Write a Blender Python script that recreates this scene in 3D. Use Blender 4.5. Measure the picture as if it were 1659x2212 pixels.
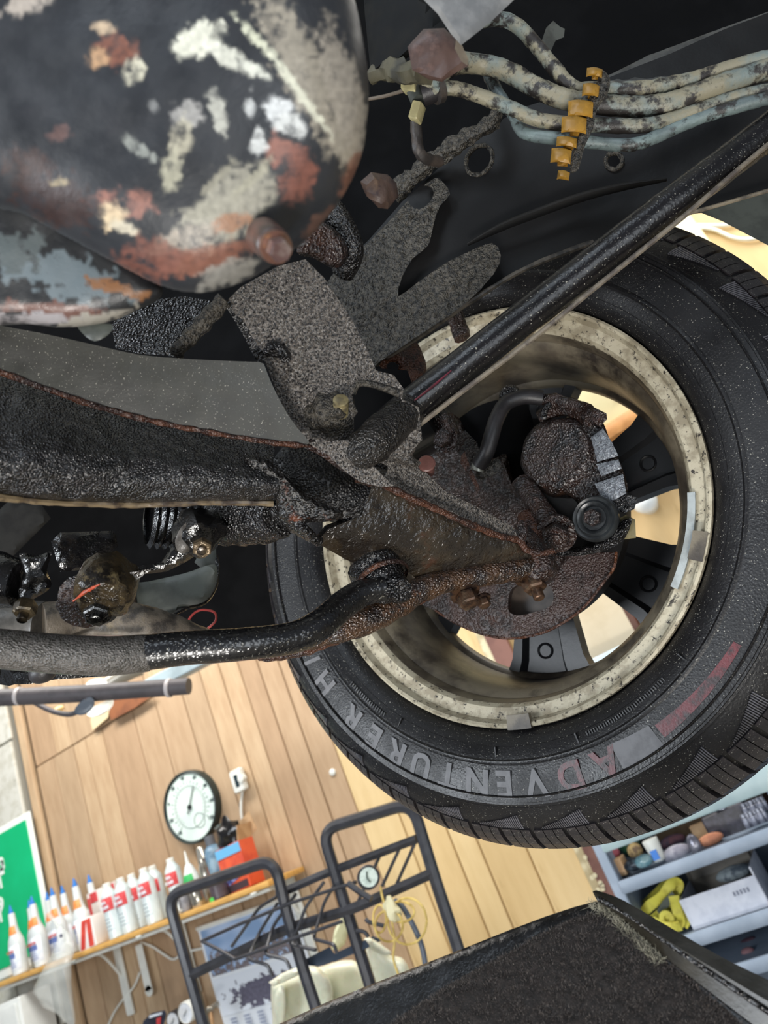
import bpy, math, random
import numpy as np
from mathutils import Vector, Matrix, noise
from mathutils.geometry import delaunay_2d_cdt

for _o in list(bpy.data.objects):
    bpy.data.objects.remove(_o)
random.seed(7)
SC = bpy.context.scene
COL = SC.collection

# ---------------------------------------------------------------- camera
FPX, CX, CY = 1600.0, 829.5, 1106.0
O = np.array([0.0, 0.0, 1.5])
_up = np.array([-1593, -3642, FPX]); _up /= np.linalg.norm(_up)
_h = np.array([-3634, 2228, FPX]); _h -= _up * (_h @ _up); _h /= np.linalg.norm(_h)
AX = -_h; AZ = _up; AY = np.cross(AZ, AX)
R = np.array([AX, AY, AZ])                      # optical axes -> world (Z up, Y towards the shop wall, X along the car)
cam = bpy.data.cameras.new('camera'); camo = bpy.data.objects.new('camera', cam); COL.objects.link(camo)
M = Matrix.Identity(4)
for i in range(3):
    M[i][0] = R[i, 0]; M[i][1] = -R[i, 1]; M[i][2] = -R[i, 2]; M[i][3] = O[i]
camo.matrix_world = M
cam.sensor_fit = 'VERTICAL'; cam.sensor_height = 36; cam.sensor_width = 27
cam.lens = FPX / 2212 * 36
cam.clip_start = 0.02; cam.clip_end = 60
cam.dof.use_dof = True; cam.dof.focus_distance = 0.68; cam.dof.aperture_fstop = cam.lens / 3.4
SC.camera = camo

# ---------------------------------------------------------------- light and exposure
SC.view_settings.view_transform = 'Standard'; SC.view_settings.look = 'None'
SC.view_settings.gamma = 1; SC.view_settings.use_curve_mapping = False
SC.view_settings.exposure = 0.0
wd = bpy.data.worlds.new('world'); SC.world = wd; wd.use_nodes = True
wd.node_tree.nodes['Background'].inputs[0].default_value = (0.80, 0.88, 1.0, 1)
wd.node_tree.nodes['Background'].inputs[1].default_value = 0.28

def area(name, loc, target, sx, sy, power, color=(1, 1, 1)):
    L = bpy.data.lights.new(name, 'AREA'); L.shape = 'RECTANGLE'; L.size = sx; L.size_y = sy
    L.energy = power; L.color = color
    ob = bpy.data.objects.new(name, L); COL.objects.link(ob)
    d = Vector(target) - Vector(loc)
    ob.matrix_world = Matrix.Translation(loc) @ d.to_track_quat('-Z', 'Y').to_matrix().to_4x4()
    return ob

area('window_light', (-1.9, -1.6, 1.9), (-0.4, 0.55, 1.75), 1.3, 0.9, 70, (0.88, 0.94, 1.0))
area('sparkle_light', (-0.35, -0.55, 0.55), (-0.25, 0.5, 1.8), 0.45, 0.30, 26, (1.0, 0.97, 0.92))  # added below the camera to raise sparkle on the greasy plates
area('tray_gloss_light', (0.3, -0.9, 2.9), (-0.1, 0.6, 1.3), 1.2, 0.7, 15, (0.80, 0.90, 1.0))  # extra light overhead, added to put gloss on the tray
area('right_glint_light', (1.5, -1.2, 0.6), (-0.1, 0.8, 1.5), 1.0, 1.4, 22, (0.88, 0.94, 1.0))  # soft light added low on the right for specks on the tyre sidewall
area('ceiling_tube_light', (-2.2, 1.45, 3.5), (-2.3, 2.5, 1.2), 2.6, 0.5, 80, (1.0, 0.97, 0.92))
area('ceiling_tube_light', (0.6, 1.75, 3.5), (0.2, 2.5, 1.2), 2.6, 0.5, 60, (1.0, 0.97, 0.92))

# ---------------------------------------------------------------- helpers
def ray(px, py):
    return R @ np.array([(px - CX) / FPX, (py - CY) / FPX, 1.0])
def Q(px, py, Y):                                # the point of that sight line on the plane at distance Y in front
    r = ray(px, py); return O + r * (Y / r[1])
def proj(P):
    c = (np.asarray(P) - O) @ R                  # world -> optical
    return CX + FPX * c[..., 0] / c[..., 2], CY + FPX * c[..., 1] / c[..., 2]
def depth(P): return float(((np.asarray(P) - O) @ R)[2])
def mpp(P): return depth(P) / FPX                # metres per pixel there
def nrm(v): v = np.asarray(v, float); return v / (np.linalg.norm(v) + 1e-12)
def frame(ax):
    ax = nrm(ax); t = np.array([0, 0, 1.]) if abs(ax[2]) < .9 else np.array([1., 0, 0])
    u = nrm(np.cross(t, ax)); return u, np.cross(ax, u), ax

class G:
    def __init__(s): s.V = []; s.F = []; s.C = None
    def add(s, V, F):
        b = len(s.V); s.V.extend([tuple(map(float, v)) for v in V]); s.F.extend([tuple(i + b for i in f) for f in F]); return s
    def merge(s, g): return s.add(g.V, g.F)
    def box(s, c, ux, uy, uz, dx, dy, dz, bev=0.0):
        c = np.asarray(c, float); ux, uy, uz = nrm(ux), nrm(uy), nrm(uz)
        if bev <= 0:
            V = [c + ux * dx / 2 * a + uy * dy / 2 * b + uz * dz / 2 * d for a in (-1, 1) for b in (-1, 1) for d in (-1, 1)]
            return s.add(V, [(0, 1, 3, 2), (4, 6, 7, 5), (0, 4, 5, 1), (2, 3, 7, 6), (0, 2, 6, 4), (1, 5, 7, 3)])
        bev = min(bev, dx * .45, dy * .45, dz * .45)
        rings = []
        def ring(ex, ey, z):
            return [c + ux * (sx * (dx / 2 - ex) + ox) + uy * (sy * (dy / 2 - ey) + oy) + uz * z for sx, sy, ox, oy in
                    ((1, 1, 0, -0), (-1, 1, 0, 0), (-1, -1, 0, 0), (1, -1, 0, 0))]
        def oct_(k, z):
            P = []
            hx, hy = dx / 2 - k, dy / 2 - k; b = bev
            for (x, y) in ((hx, hy - b), (hx - b, hy), (-hx + b, hy), (-hx, hy - b), (-hx, -hy + b), (-hx + b, -hy), (hx - b, -hy), (hx, -hy + b)):
                P.append(c + ux * x + uy * y + uz * z)
            return P
        for k, z in ((bev * .7, -dz / 2), (0, -dz / 2 + bev), (0, dz / 2 - bev), (bev * .7, dz / 2)): rings.append(oct_(k, z))
        V = sum(rings, []); F = []
        for i in range(3):
            for j in range(8): a, b2 = i * 8 + j, i * 8 + (j + 1) % 8; F.append((a, b2, b2 + 8, a + 8))
        F.append(tuple(range(7, -1, -1))); F.append(tuple(range(24, 32)))
        return s.add(V, F)
    def tube(s, pts, r, seg=12, cap=True, smooth=True, step=None, flat=1.0, lump=0.0, ls=60):
        P = [np.asarray(p, float) for p in pts]
        rr = list(r) if hasattr(r, '__len__') else [r] * len(P)
        if smooth and len(P) > 2:
            N = []; RR = []
            for i in range(len(P) - 1):
                p0 = P[max(i - 1, 0)]; p1 = P[i]; p2 = P[i + 1]; p3 = P[min(i + 2, len(P) - 1)]
                k = max(3, int(np.linalg.norm(p2 - p1) / (step or max(.25 * max(rr), .002))))
                k = min(k, 40)
                for j in range(k):
                    t = j / k
                    N.append(.5 * ((2 * p1) + (-p0 + p2) * t + (2 * p0 - 5 * p1 + 4 * p2 - p3) * t * t + (-p0 + 3 * p1 - 3 * p2 + p3) * t ** 3))
                    RR.append(rr[i] * (1 - t) + rr[i + 1] * t)
            N.append(P[-1]); RR.append(rr[-1]); P = N; rr = RR
        elif step:
            N = []; RR = []
            for i in range(len(P) - 1):
                k = max(1, int(np.linalg.norm(P[i + 1] - P[i]) / step))
                for j in range(k):
                    t = j / k; N.append(P[i] * (1 - t) + P[i + 1] * t); RR.append(rr[i] * (1 - t) + rr[i + 1] * t)
            N.append(P[-1]); RR.append(rr[-1]); P = N; rr = RR
        n = len(P); V = []; F = []
        tg = [nrm(P[min(i + 1, n - 1)] - P[max(i - 1, 0)]) for i in range(n)]
        u, w, _ = frame(tg[0])
        for i in range(n):
            u = nrm(u - tg[i] * (u @ tg[i])); w = np.cross(tg[i], u)
            for j in range(seg):
                a = 2 * math.pi * j / seg
                d = u * math.cos(a) + w * math.sin(a) * flat
                q = P[i] + d * rr[i]
                if lump: q = q + d * lump * noise.noise(Vector(q * ls))
                V.append(q)
        for i in range(n - 1):
            for j in range(seg):
                a, b = i * seg + j, i * seg + (j + 1) % seg; F.append((a, b, b + seg, a + seg))
        if cap:
            F.append(tuple(range(seg - 1, -1, -1))); F.append(tuple((n - 1) * seg + j for j in range(seg)))
        return s.add(V, F)
    def lathe(s, o, ax, prof, seg=32, a0=0, a1=360, u=None, lump=0.0, ls=60, cap=True):
        o = np.asarray(o, float); U, W, A = frame(ax)
        if u is not None: U = nrm(np.asarray(u) - A * (np.asarray(u) @ A)); W = np.cross(A, U)
        full = abs(a1 - a0) >= 359.9; m = seg if full else seg + 1; V = []; F = []
        for (t, r) in prof:
            for j in range(m):
                a = math.radians(a0 + (a1 - a0) * j / seg)
                q = o + A * t + (U * math.cos(a) + W * math.sin(a)) * r
                if lump: q = q + nrm(q - o) * lump * noise.noise(Vector(q * ls))
                V.append(q)
        for i in range(len(prof) - 1):
            for j in range(seg):
                a, b = i * m + j, i * m + (j + 1) % m; F.append((a, b, b + m, a + m))
        if cap and full:
            if prof[0][1] > 1e-5: F.append(tuple(range(m - 1, -1, -1)))
            if prof[-1][1] > 1e-5: F.append(tuple((len(prof) - 1) * m + j for j in range(m)))
        return s.add(V, F)
    def ball(s, c, r, seg=20, sc=(1, 1, 1), lump=0.0, ls=60):
        V = []; F = []; c = np.asarray(c, float); m = seg // 2
        for i in range(m + 1):
            th = math.pi * i / m
            for j in range(seg):
                ph = 2 * math.pi * j / seg
                d = np.array([math.sin(th) * math.cos(ph) * sc[0], math.sin(th) * math.sin(ph) * sc[1], math.cos(th) * sc[2]])
                q = c + d * r
                if lump: q = q + d * lump * noise.noise(Vector(q * ls))
                V.append(q)
        for i in range(m):
            for j in range(seg):
                a, b = i * seg + j, i * seg + (j + 1) % seg; F.append((a, a + seg, b + seg, b))
        return s.add(V, F)
    def hexbolt(s, c, ax, r, h, washer=True, stud=0.0):
        U, W, A = frame(ax); c = np.asarray(c, float)
        if washer: s.lathe(c, ax, [(0, r * 1.45), (h * .12, r * 1.5), (h * .25, r * 1.45), (h * .25, r * .5)], 24)
        s.lathe(c, ax, [(h * .25, r * .98), (h * .3, r * 1.05), (h * .9, r * 1.05), (h, r * .9), (h, r * .01)], 6)
        if stud: s.lathe(c, ax, [(h, r * .5), (h + stud * .9, r * .5), (h + stud, r * .42), (h + stud, .0001)], 14)
        return s

def fillet(pts, r, n=6):
    P = [np.asarray(p, float) for p in pts]; out = [P[0]]
    for a, b, c in zip(P, P[1:], P[2:]):
        d1 = min(r, np.linalg.norm(b - a) * .45); d2 = min(r, np.linalg.norm(c - b) * .45)
        s = b + nrm(a - b) * d1; e = b + nrm(c - b) * d2
        out += [s * (1 - t) ** 2 + 2 * b * t * (1 - t) + e * t * t for t in [k / n for k in range(n + 1)]]
    return out + [P[-1]]
def inpoly(P, poly):
    x, y = P[:, 0], P[:, 1]; c = np.zeros(len(P), bool); n = len(poly)
    for i in range(n):
        x1, y1 = poly[i]; x2, y2 = poly[(i + 1) % n]
        if y1 == y2: continue
        k = ((y1 > y) != (y2 > y)) & (x < (x2 - x1) * (y - y1) / (y2 - y1) + x1); c ^= k
    return c
def distpoly(P, poly):
    d = np.full(len(P), 1e9)
    for i in range(len(poly)):
        a = poly[i]; b = poly[(i + 1) % len(poly)]; ab = b - a; L = ab @ ab + 1e-15
        t = np.clip(((P - a) @ ab) / L, 0, 1); q = a + t[:, None] * ab
        d = np.minimum(d, np.hypot(*(P - q).T))
    return d
def catmull(pts, k=6, closed=True):
    P = [np.asarray(p, float) for p in pts]; n = len(P); out = []
    for i in range(n if closed else n - 1):
        g = (lambda j: P[j % n]) if closed else (lambda j: P[min(max(j, 0), n - 1)])
        p0, p1, p2, p3 = g(i - 1), g(i), g(i + 1), g(i + 2)
        for j in range(k):
            t = j / k; out.append(.5 * ((2 * p1) + (-p0 + p2) * t + (2 * p0 - 5 * p1 + 4 * p2 - p3) * t * t + (-p0 + 3 * p1 - 3 * p2 + p3) * t ** 3))
    if not closed: out.append(P[-1])
    return out

def pbasis(plane):
    if len(plane) == 2:                      # a point and the way the face looks
        a = Q(*plane[0]); n = nrm(plane[1]); u = nrm(np.cross([0.3, 0, 1], n)); return a, n, u
    a, b, c = [Q(*p) for p in plane]
    n = nrm(np.cross(b - a, c - a))
    if n @ (a - O) > 0: n = -n
    return a, n, nrm(b - a)
def on(plane, px, py, h=0.0):
    a, n, u = pbasis(plane); r = ray(px, py); return O + r * ((n @ (a - O)) / (n @ r)) + n * h
def slab(outline, plane, thick, holes=(), grid=.006, amp=0.0, ns=70, rnd=0.0, curve=0, bulge=None, col=None, flip=False):
    """A pressed or cast plate: its face follows the plane through three points, with rounded rim, lumps and real thickness."""
    a, n, u = pbasis(plane); v = np.cross(n, u)
    def to2(p):
        r = ray(*p); t = (n @ (a - O)) / (n @ r); q = O + r * t - a; return np.array([q @ u, q @ v])
    def loop(px):
        if curve: px = catmull(px, curve)
        L = [to2(p) for p in px]; out = []
        for i in range(len(L)):
            p, q = L[i], L[(i + 1) % len(L)]; k = max(1, int(np.linalg.norm(q - p) / grid))
            for j in range(k): out.append(p + (q - p) * j / k)
        return np.array(out)
    loops = [loop(outline)] + [loop(h) for h in holes]
    lo, hi = loops[0].min(0), loops[0].max(0)
    gx, gy = np.arange(lo[0], hi[0], grid), np.arange(lo[1], hi[1], grid * .87)
    g = np.array([(x + (grid / 2 if j % 2 else 0), y) for j, y in enumerate(gy) for x in gx]).reshape(-1, 2)
    k = inpoly(g, loops[0])
    for h in loops[1:]: k &= ~inpoly(g, h)
    g = g[k]
    if len(g):
        d = distpoly(g, loops[0])
        for h in loops[1:]: d = np.minimum(d, distpoly(g, h))
        g = g[d > grid * .5]
    pts = []; edges = []
    for L in loops:
        b0 = len(pts); pts += [tuple(p) for p in L]; edges += [(b0 + i, b0 + (i + 1) % len(L)) for i in range(len(L))]
    pts += [tuple(p) for p in g]
    vs, es, fs, *_ = delaunay_2d_cdt([Vector(p) for p in pts], edges, [], 0, 1e-7)
    V2 = np.array([(p[0], p[1]) for p in vs])
    tri = np.array([tuple(f) for f in fs if len(f) == 3])
    cen = V2[tri].mean(1); k = inpoly(cen, loops[0])
    for h in loops[1:]: k &= ~inpoly(cen, h)
    tri = tri[k]
    dd = distpoly(V2, loops[0])
    for h in loops[1:]: dd = np.minimum(dd, distpoly(V2, h))
    base = a + V2[:, :1] * u + V2[:, 1:] * v
    hh = np.zeros(len(V2)); rb = np.zeros(len(V2))
    if rnd:
        t = np.clip(dd / rnd, 0, 1); rb += rnd * (1 - np.sqrt(np.clip(1 - (1 - t) ** 2, 0, 1)))
    if amp:
        fade = np.clip(dd / (grid * 1.5), .25, 1)
        hh += fade * amp * np.array([noise.noise(Vector(p * ns)) + .5 * noise.noise(Vector(p * ns * 2.3)) for p in base])
    px, py = proj(base)
    if bulge: hh += np.array([bulge(x, y) for x, y in zip(px, py)])
    vd = nrm(base.mean(0) - O); vd = vd if abs(vd @ n) > .3 else -n
    front = base + hh[:, None] * n + rb[:, None] * vd; back = base + vd * (thick / max(.5, abs(vd @ n)))
    N = len(V2); G_ = G()
    e = n @ np.cross(*(front[tri[0][1]] - front[tri[0][0]], front[tri[0][2]] - front[tri[0][0]])) if len(tri) else 1
    F = [tuple(t) if e > 0 else tuple(t[::-1]) for t in tri.tolist()]
    cnt = {}
    for f in F:
        for i in range(3):
            q = (f[i], f[(i + 1) % 3]); cnt[q] = 1
    F2 = [tuple(i + N for i in f[::-1]) for f in F]
    side = [(q[1], q[0], q[0] + N, q[1] + N) for q in cnt if (q[1], q[0]) not in cnt]
    G_.add(np.vstack([front, back]), F + F2 + side)
    if col: 
        px, py = proj(front); cc = [col(x, y) for x, y in zip(px, py)]; G_.C = cc + cc
    G_.n = n
    return G_

WL = {}
def make(name, g, mat, parent=None, smooth=35, loc=None):
    V = np.array(g.V); cen = V.mean(0) if loc is None else np.asarray(loc, float)
    me = bpy.data.meshes.new(name); me.from_pydata([tuple(p) for p in (V - cen)], [], g.F); me.update()
    o = bpy.data.objects.new(name, me); COL.objects.link(o)
    if mat is not None: me.materials.append(mat)
    if g.C:
        at = me.color_attributes.new('paint', 'FLOAT_COLOR', 'POINT')
        at.data.foreach_set('color', np.array([(c[0], c[1], c[2], 1) for c in g.C], dtype=np.float32).ravel())
    if smooth:
        me.shade_smooth()
        try: me.set_sharp_from_angle(angle=math.radians(smooth))
        except Exception: pass
    if parent is not None:
        o.parent = parent; o.location = Vector(cen - WL[parent])
    else: o.location = Vector(cen)
    WL[o] = cen
    return o
def tag(o, label=None, cat=None, group=None, kind=None):
    if label: o['label'] = label
    if cat: o['category'] = cat
    if group: o['group'] = group
    if kind: o['kind'] = kind
    return o
def thing(name, label, cat, loc, group=None):
    o = bpy.data.objects.new(name, None); COL.objects.link(o); o.location = Vector([float(x) for x in loc]); o.empty_display_size = .02
    WL[o] = np.asarray(loc, float); return tag(o, label, cat, group)
def dup(root, delta, label=None, name=None):
    r = root.copy(); COL.objects.link(r); r.location = root.location + Vector([float(x) for x in delta]); WL[r] = WL[root] + np.asarray(delta)
    if label: r['label'] = label
    for ch in list(root.children):
        c = ch.copy(); COL.objects.link(c); c.parent = r
        for g in list(ch.children):
            d = g.copy(); COL.objects.link(d); d.parent = c
    return r

def text(name, s, size, org, xd, yd, mat, parent, ext=.0006, bold=0.0):
    cu = bpy.data.curves.new(name, 'FONT'); cu.body = s; cu.size = size; cu.extrude = ext; cu.offset = bold
    cu.align_x = 'CENTER'; cu.align_y = 'CENTER'; cu.resolution_u = 3
    ob = bpy.data.objects.new(name, cu); COL.objects.link(ob)
    dg = bpy.context.evaluated_depsgraph_get(); me = bpy.data.meshes.new_from_object(ob.evaluated_get(dg))
    bpy.data.objects.remove(ob); xd = nrm(xd); yd = nrm(yd); zd = np.cross(xd, yd)
    V = [np.asarray(org) + xd * v.co.x + yd * v.co.y + zd * v.co.z for v in me.vertices]; F = [tuple(p.vertices) for p in me.polygons]
    bpy.data.meshes.remove(me); g = G().add(V, F)
    return g if mat is None else make(name, g, mat, parent, smooth=0)

# ---------------------------------------------------------------- materials
def s2l(c):
    if isinstance(c, str): c = [int(c[i:i + 2], 16) / 255 for i in (0, 2, 4)]
    return tuple((x / 12.92 if x <= .04045 else ((x + .055) / 1.055) ** 2.4) for x in c)
MATS = {}
def mat(name, c1, c2=None, c3=None, mix=(.45, .6), mix3=(.58, .68), sc=40, sc3=14, rough=.5, r2=None, metal=0.0, bump=0.0, bs=300, bd=.001,
        coarse=0.0, cs=60, attr=False, spec=.5, trans=0.0, sss=0, alpha=1, stretch=None, coat=0, glint=0, emit=None, bead=0, beadh=.5, coatr=.12):
    m = bpy.data.materials.new(name); m.use_nodes = True; nt = m.node_tree; N = nt.nodes; L = nt.links
    b = N['Principled BSDF']; tc = N.new('ShaderNodeTexCoord'); vec = tc.outputs['Object']
    if stretch:
        mp = N.new('ShaderNodeMapping'); mp.inputs['Scale'].default_value = stretch; L.new(vec, mp.inputs[0]); vec = mp.outputs[0]
    def nz(s, det=5, ro=.6):
        n = N.new('ShaderNodeTexNoise'); n.inputs['Scale'].default_value = s; n.inputs['Detail'].default_value = det; n.inputs['Roughness'].default_value = ro
        L.new(vec, n.inputs['Vector']); return n.outputs['Fac']
    def ramp(src, lo, hi):
        r = N.new('ShaderNodeMapRange'); r.inputs[1].default_value = lo; r.inputs[2].default_value = hi; L.new(src, r.inputs[0]); return r.outputs[0]
    def mixc(f, a, b_):
        x = N.new('ShaderNodeMix'); x.data_type = 'RGBA'; L.new(f, x.inputs[0])
        for sock, val in ((x.inputs[6], a), (x.inputs[7], b_)):
            if isinstance(val, tuple): sock.default_value = (*val, 1)
            else: L.new(val, sock)
        return x.outputs[2]
    cur = s2l(c1)
    if attr:
        at = N.new('ShaderNodeAttribute'); at.attribute_name = 'paint'; cur = at.outputs['Color']
    n1 = None
    if c2 is not None: n1 = ramp(nz(sc), *mix); cur = mixc(n1, cur, s2l(c2))
    if c3 is not None: cur = mixc(ramp(nz(sc3, 7, .7), *mix3), cur, s2l(c3))
    if glint:
        cur = mixc(ramp(nz(glint * 1.9, 2, .5), .665, .71), cur, s2l('8a877e'))  # sparkle painted in: pale specks of base colour act as pinpoint highlights
    if isinstance(cur, tuple): b.inputs['Base Color'].default_value = (*cur, 1)
    else: L.new(cur, b.inputs['Base Color'])
    b.inputs['Roughness'].default_value = rough
    if r2 is not None:
        r = N.new('ShaderNodeMapRange'); L.new(nz(sc * .7 + 9), r.inputs[0]); r.inputs[1].default_value = .4; r.inputs[2].default_value = .62
        r.inputs[3].default_value = rough; r.inputs[4].default_value = r2; L.new(r.outputs[0], b.inputs['Roughness'])
    b.inputs['Metallic'].default_value = metal; b.inputs['Specular IOR Level'].default_value = spec
    if trans: b.inputs['Transmission Weight'].default_value = trans
    if sss: b.inputs['Subsurface Weight'].default_value = sss; b.inputs['Subsurface Scale'].default_value = .02
    if alpha < 1: b.inputs['Alpha'].default_value = alpha
    if coat: b.inputs['Coat Weight'].default_value = coat; b.inputs['Coat Roughness'].default_value = coatr
    if emit: b.inputs['Emission Color'].default_value = (*s2l(emit), 1); b.inputs['Emission Strength'].default_value = 1
    bd = min(bd, .0012) * .6
    prev = None
    for st, s_, dist in ((coarse, cs, bd * 3), (bump, bs, bd)):
        if st:
            bp = N.new('ShaderNodeBump'); bp.inputs['Strength'].default_value = st; bp.inputs['Distance'].default_value = dist
            L.new(nz(s_, 4, .65), bp.inputs['Height'])
            if prev: L.new(prev, bp.inputs['Normal'])
            prev = bp.outputs[0]
    if bead:                                   # beads of grease: small domes of uneven size
        vo = N.new('ShaderNodeTexVoronoi'); vo.inputs['Scale'].default_value = bead; L.new(vec, vo.inputs['Vector'])
        mr = N.new('ShaderNodeMapRange'); mr.interpolation_type = 'SMOOTHSTEP'; L.new(vo.outputs['Distance'], mr.inputs[0])
        mr.inputs[1].default_value = 0; mr.inputs[2].default_value = .75; mr.inputs[3].default_value = 1; mr.inputs[4].default_value = 0
        bp = N.new('ShaderNodeBump'); bp.inputs['Strength'].default_value = 1; bp.inputs['Distance'].default_value = beadh / bead
        L.new(mr.outputs[0], bp.inputs['Height'])
        if prev: L.new(prev, bp.inputs['Normal'])
        prev = bp.outputs[0]
    if prev: L.new(prev, b.inputs['Normal'])
    MATS[name] = m; return m

GREASE = mat('grease_black', '131112', '080708', rough=.12, r2=.22, bead=420, bump=1, bs=330, bd=.002, coarse=.8, cs=110, spec=.7)
SLICK = mat('slick_tar', '0f0e0f', '080808', '1f1a15', mix3=(.58, .68), rough=.10, r2=.22, bump=.6, bs=180, bd=.0012, coarse=.9, cs=70, spec=.7)
TAR = mat('tarry_film', '1b1612', '2c241a', '3c2619', mix3=(.58, .68), sc3=34, bead=300, beadh=.07, rough=.08, r2=.22, bump=.9, bs=240, bd=.0016, coarse=1, cs=80, spec=.8)
CRUD = mat('road_grime', '464139', '100f0e', bead=520, beadh=.5, rough=.55, bump=1.0, bs=330, bd=.003, coarse=1.0, cs=120, sc=260, mix=(.4, .62))
DUST = mat('oily_dust_glints', '5e5852', '121011', '8f887e', mix3=(.62, .70), sc3=520, bead=620, beadh=.5, rough=.16, r2=.28, bump=1, bs=560, bd=.0022, coarse=.5, cs=110, sc=480, mix=(.40, .60), spec=.7)  # oily dust grains, the palest ones painted as sparkling highlights
FILM = mat('oil_filmed_steel', '2f2f2a', '282723', rough=.32, r2=.42, bump=.25, bs=500, bd=.0008, sc=20, glint=420)
RUST = mat('wet_rust', '4a2d20', '2a1b17', '74452a', bead=480, rough=.15, r2=.28, bump=1, bs=400, bd=.002, coarse=.5, cs=100, sc=60, mix3=(.6, .72))
RUSTD = mat('dark_wet_rust', '2c1d18', '171213', '4a2b1d', bead=420, rough=.14, r2=.28, bump=1, bs=420, bd=.002, coarse=.7, cs=100, sc=70, spec=.7)
BOLT = mat('rusty_bolt', '58402f', '2c211d', '84725c', rough=.32, metal=.5, bump=.5, bs=500, sc=150)
BLACKP = mat('satin_black_paint', '0a090b', '100e11', coatr=.25, bead=420, beadh=.05, spec=.35, rough=.28, bump=.25, bs=380, bd=.0006, coarse=.2, cs=60, glint=330, coat=.15)
RAIL = mat('dull_black_underseal', '101011', '141313', rough=.5, spec=.25, bump=.4, bs=260, bd=.0008, sc=16)
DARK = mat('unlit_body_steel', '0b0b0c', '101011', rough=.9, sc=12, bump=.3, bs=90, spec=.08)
RUBBER = mat('tyre_rubber', '0e0d0f', '151416', bead=420, beadh=.05, spec=.4, rough=.33, r2=.5, sc=12, bump=.5, bs=420, bd=.0008, glint=360)
TREADM = mat('worn_tread_rubber', '1c1a1d', '282427', rough=.33, sc=60, bump=.5, bs=420, bd=.0008, glint=420)
LETTER = mat('raised_letter_rubber', '626163', '525153', rough=.5, sc=60)
REDPAINT = mat('faded_red_marking', '561c22', '26181a', rough=.4, sc=90, bump=.4, bs=400)
RIMW = mat('brake_dusted_alloy', 'b3aa94', '8f8570', '2c2620', rough=.5, sc=60, mix3=(.56, .62), sc3=160, bump=.5, bs=300, bd=.001)
RIMB = mat('grimy_wheel_barrel', '6b6252', '4a4238', '2a231d', rough=.5, sc=14, mix3=(.48, .62), sc3=10, bump=.5, bs=260, bd=.001)
SPOKE = mat('dark_spoke_metal', '101114', '151518', '2a201f', rough=.42, sc=20, bump=.25, bs=200, mix3=(.6, .75), sc3=12)
WEIGHT = mat('lead_weight', '9aa0a0', '868b8a', rough=.5, sc=60, bump=.4, bs=300)
LINE = mat('cream_coated_line', '857f6b', '6f7a77', '272321', rough=.45, sc=30, mix3=(.47, .55), sc3=45, bump=.7, bs=400, bd=.001)
LINEB = mat('pale_blue_coated_line', '6c7a79', '586364', '252221', rough=.42, sc=30, mix3=(.50, .58), sc3=45, bump=.6, bs=400, bd=.001)
YCLIP = mat('amber_plastic', 'a87c2c', '8a6624', '3a2f20', rough=.4, sc=40, mix3=(.6, .7), sc3=70, spec=.4)
CCLIP = mat('cream_plastic', 'a89e74', '948b66', rough=.5, sc=60)
HOSE = mat('brake_hose_rubber', '1a191b', '232022', rough=.45, bump=.5, bs=300)
ALU = mat('dull_cast_alloy', '8a8b8c', '6f7173', rough=.55, sc=30, bump=.3, bs=200, metal=.2)
BROWN = mat('brown_bracket', '4a3a33', '33282a', '6a5646', rough=.5, sc=60, bump=.8, bs=300, bd=.001)
GREYG = mat('grey_green_steel', '4c504b', '3c3f3b', rough=.5, sc=30, bump=.3, bs=200)
REDW = mat('red_wire', '9c2f2a', '7f2622', rough=.5)
# ================================================================ the setting
GR_W = 'planks of the shop wall'
WOOD = [mat('wall_plank_wood_%d' % i, a, b, c, rough=.6, sc=7, mix=(.35, .7), mix3=(.6, .78), sc3=5, stretch=(5, 5, .8), bump=.2, bs=40, bd=.001) for i, (a, b, c) in enumerate(
    (('b59a7c', 'a5896b', '8c7058'), ('af9274', '9f8366', '846a52'), ('bfa585', 'ad9070', '93785c'), ('b3997b', 'a3896c', '8a7055')))]
PINE = [mat('pale_plank_wood_%d' % i, a, b, c, rough=.6, sc=6, mix=(.4, .7), mix3=(.62, .78), sc3=6, stretch=(4, 4, .7), bump=.15, bs=40, bd=.001) for i, (a, b, c) in enumerate(
    (('d9bf8f', 'cfb382', 'b59768'), ('d2b685', 'c8ab7a', 'a98c60')))]
CONC = mat('shop_concrete', '9a958a', '857f75', rough=.7, sc=3, bump=.3, bs=60)
WHITEP = mat('white_paint', 'dfe2df', 'd0d3d0', rough=.5, sc=3)
BLOCK = mat('pale_painted_block', 'c9c8bf', 'b9b7ab', 'a7a498', rough=.7, sc=20, bump=.5, bs=90, bd=.002)
WY = 2.6
def wallpt(px, py, Y=WY): return Q(px, py, Y)
fl = make('floor', G().box((-0.6, .6, -.05), (1, 0, 0), (0, 1, 0), (0, 0, 1), 9, 6, .1), CONC); tag(fl, kind='structure')
ce = make('ceiling', G().box((-0.6, 1.1, 4.05), (1, 0, 0), (0, 1, 0), (0, 0, 1), 9, 4.6, .1), WHITEP); tag(ce, kind='structure')
wl = make('wall_back', G().box((-0.6, WY + .09, 2.0), (1, 0, 0), (0, 1, 0), (0, 0, 1), 9, .1, 4.0), mat('dark_wall_behind_planks', '3a2d22', rough=.8)); tag(wl, kind='structure')
ex = [wallpt(p, 1625)[0] for p in (71, 112, 160, 190, 231, 308, 364, 429, 482, 530, 575, 620, 668)]
SEAM_Z = wallpt(190, 1590)[2]
edges = sorted(ex) + [-1.645]
LEFTX = edges[0] - .02
def plank(x0, x1, z0, z1, m, y=WY, th=.022):
    g = G().box(((x0 + x1) / 2, y + th / 2 - .001 + random.uniform(0, .003), (z0 + z1) / 2), (1, 0, 0), (0, 0, 1), (0, 1, 0), x1 - x0 - .005, z1 - z0 - .005, th, bev=.003)
    return make('plank', g, m, wl)
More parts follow.
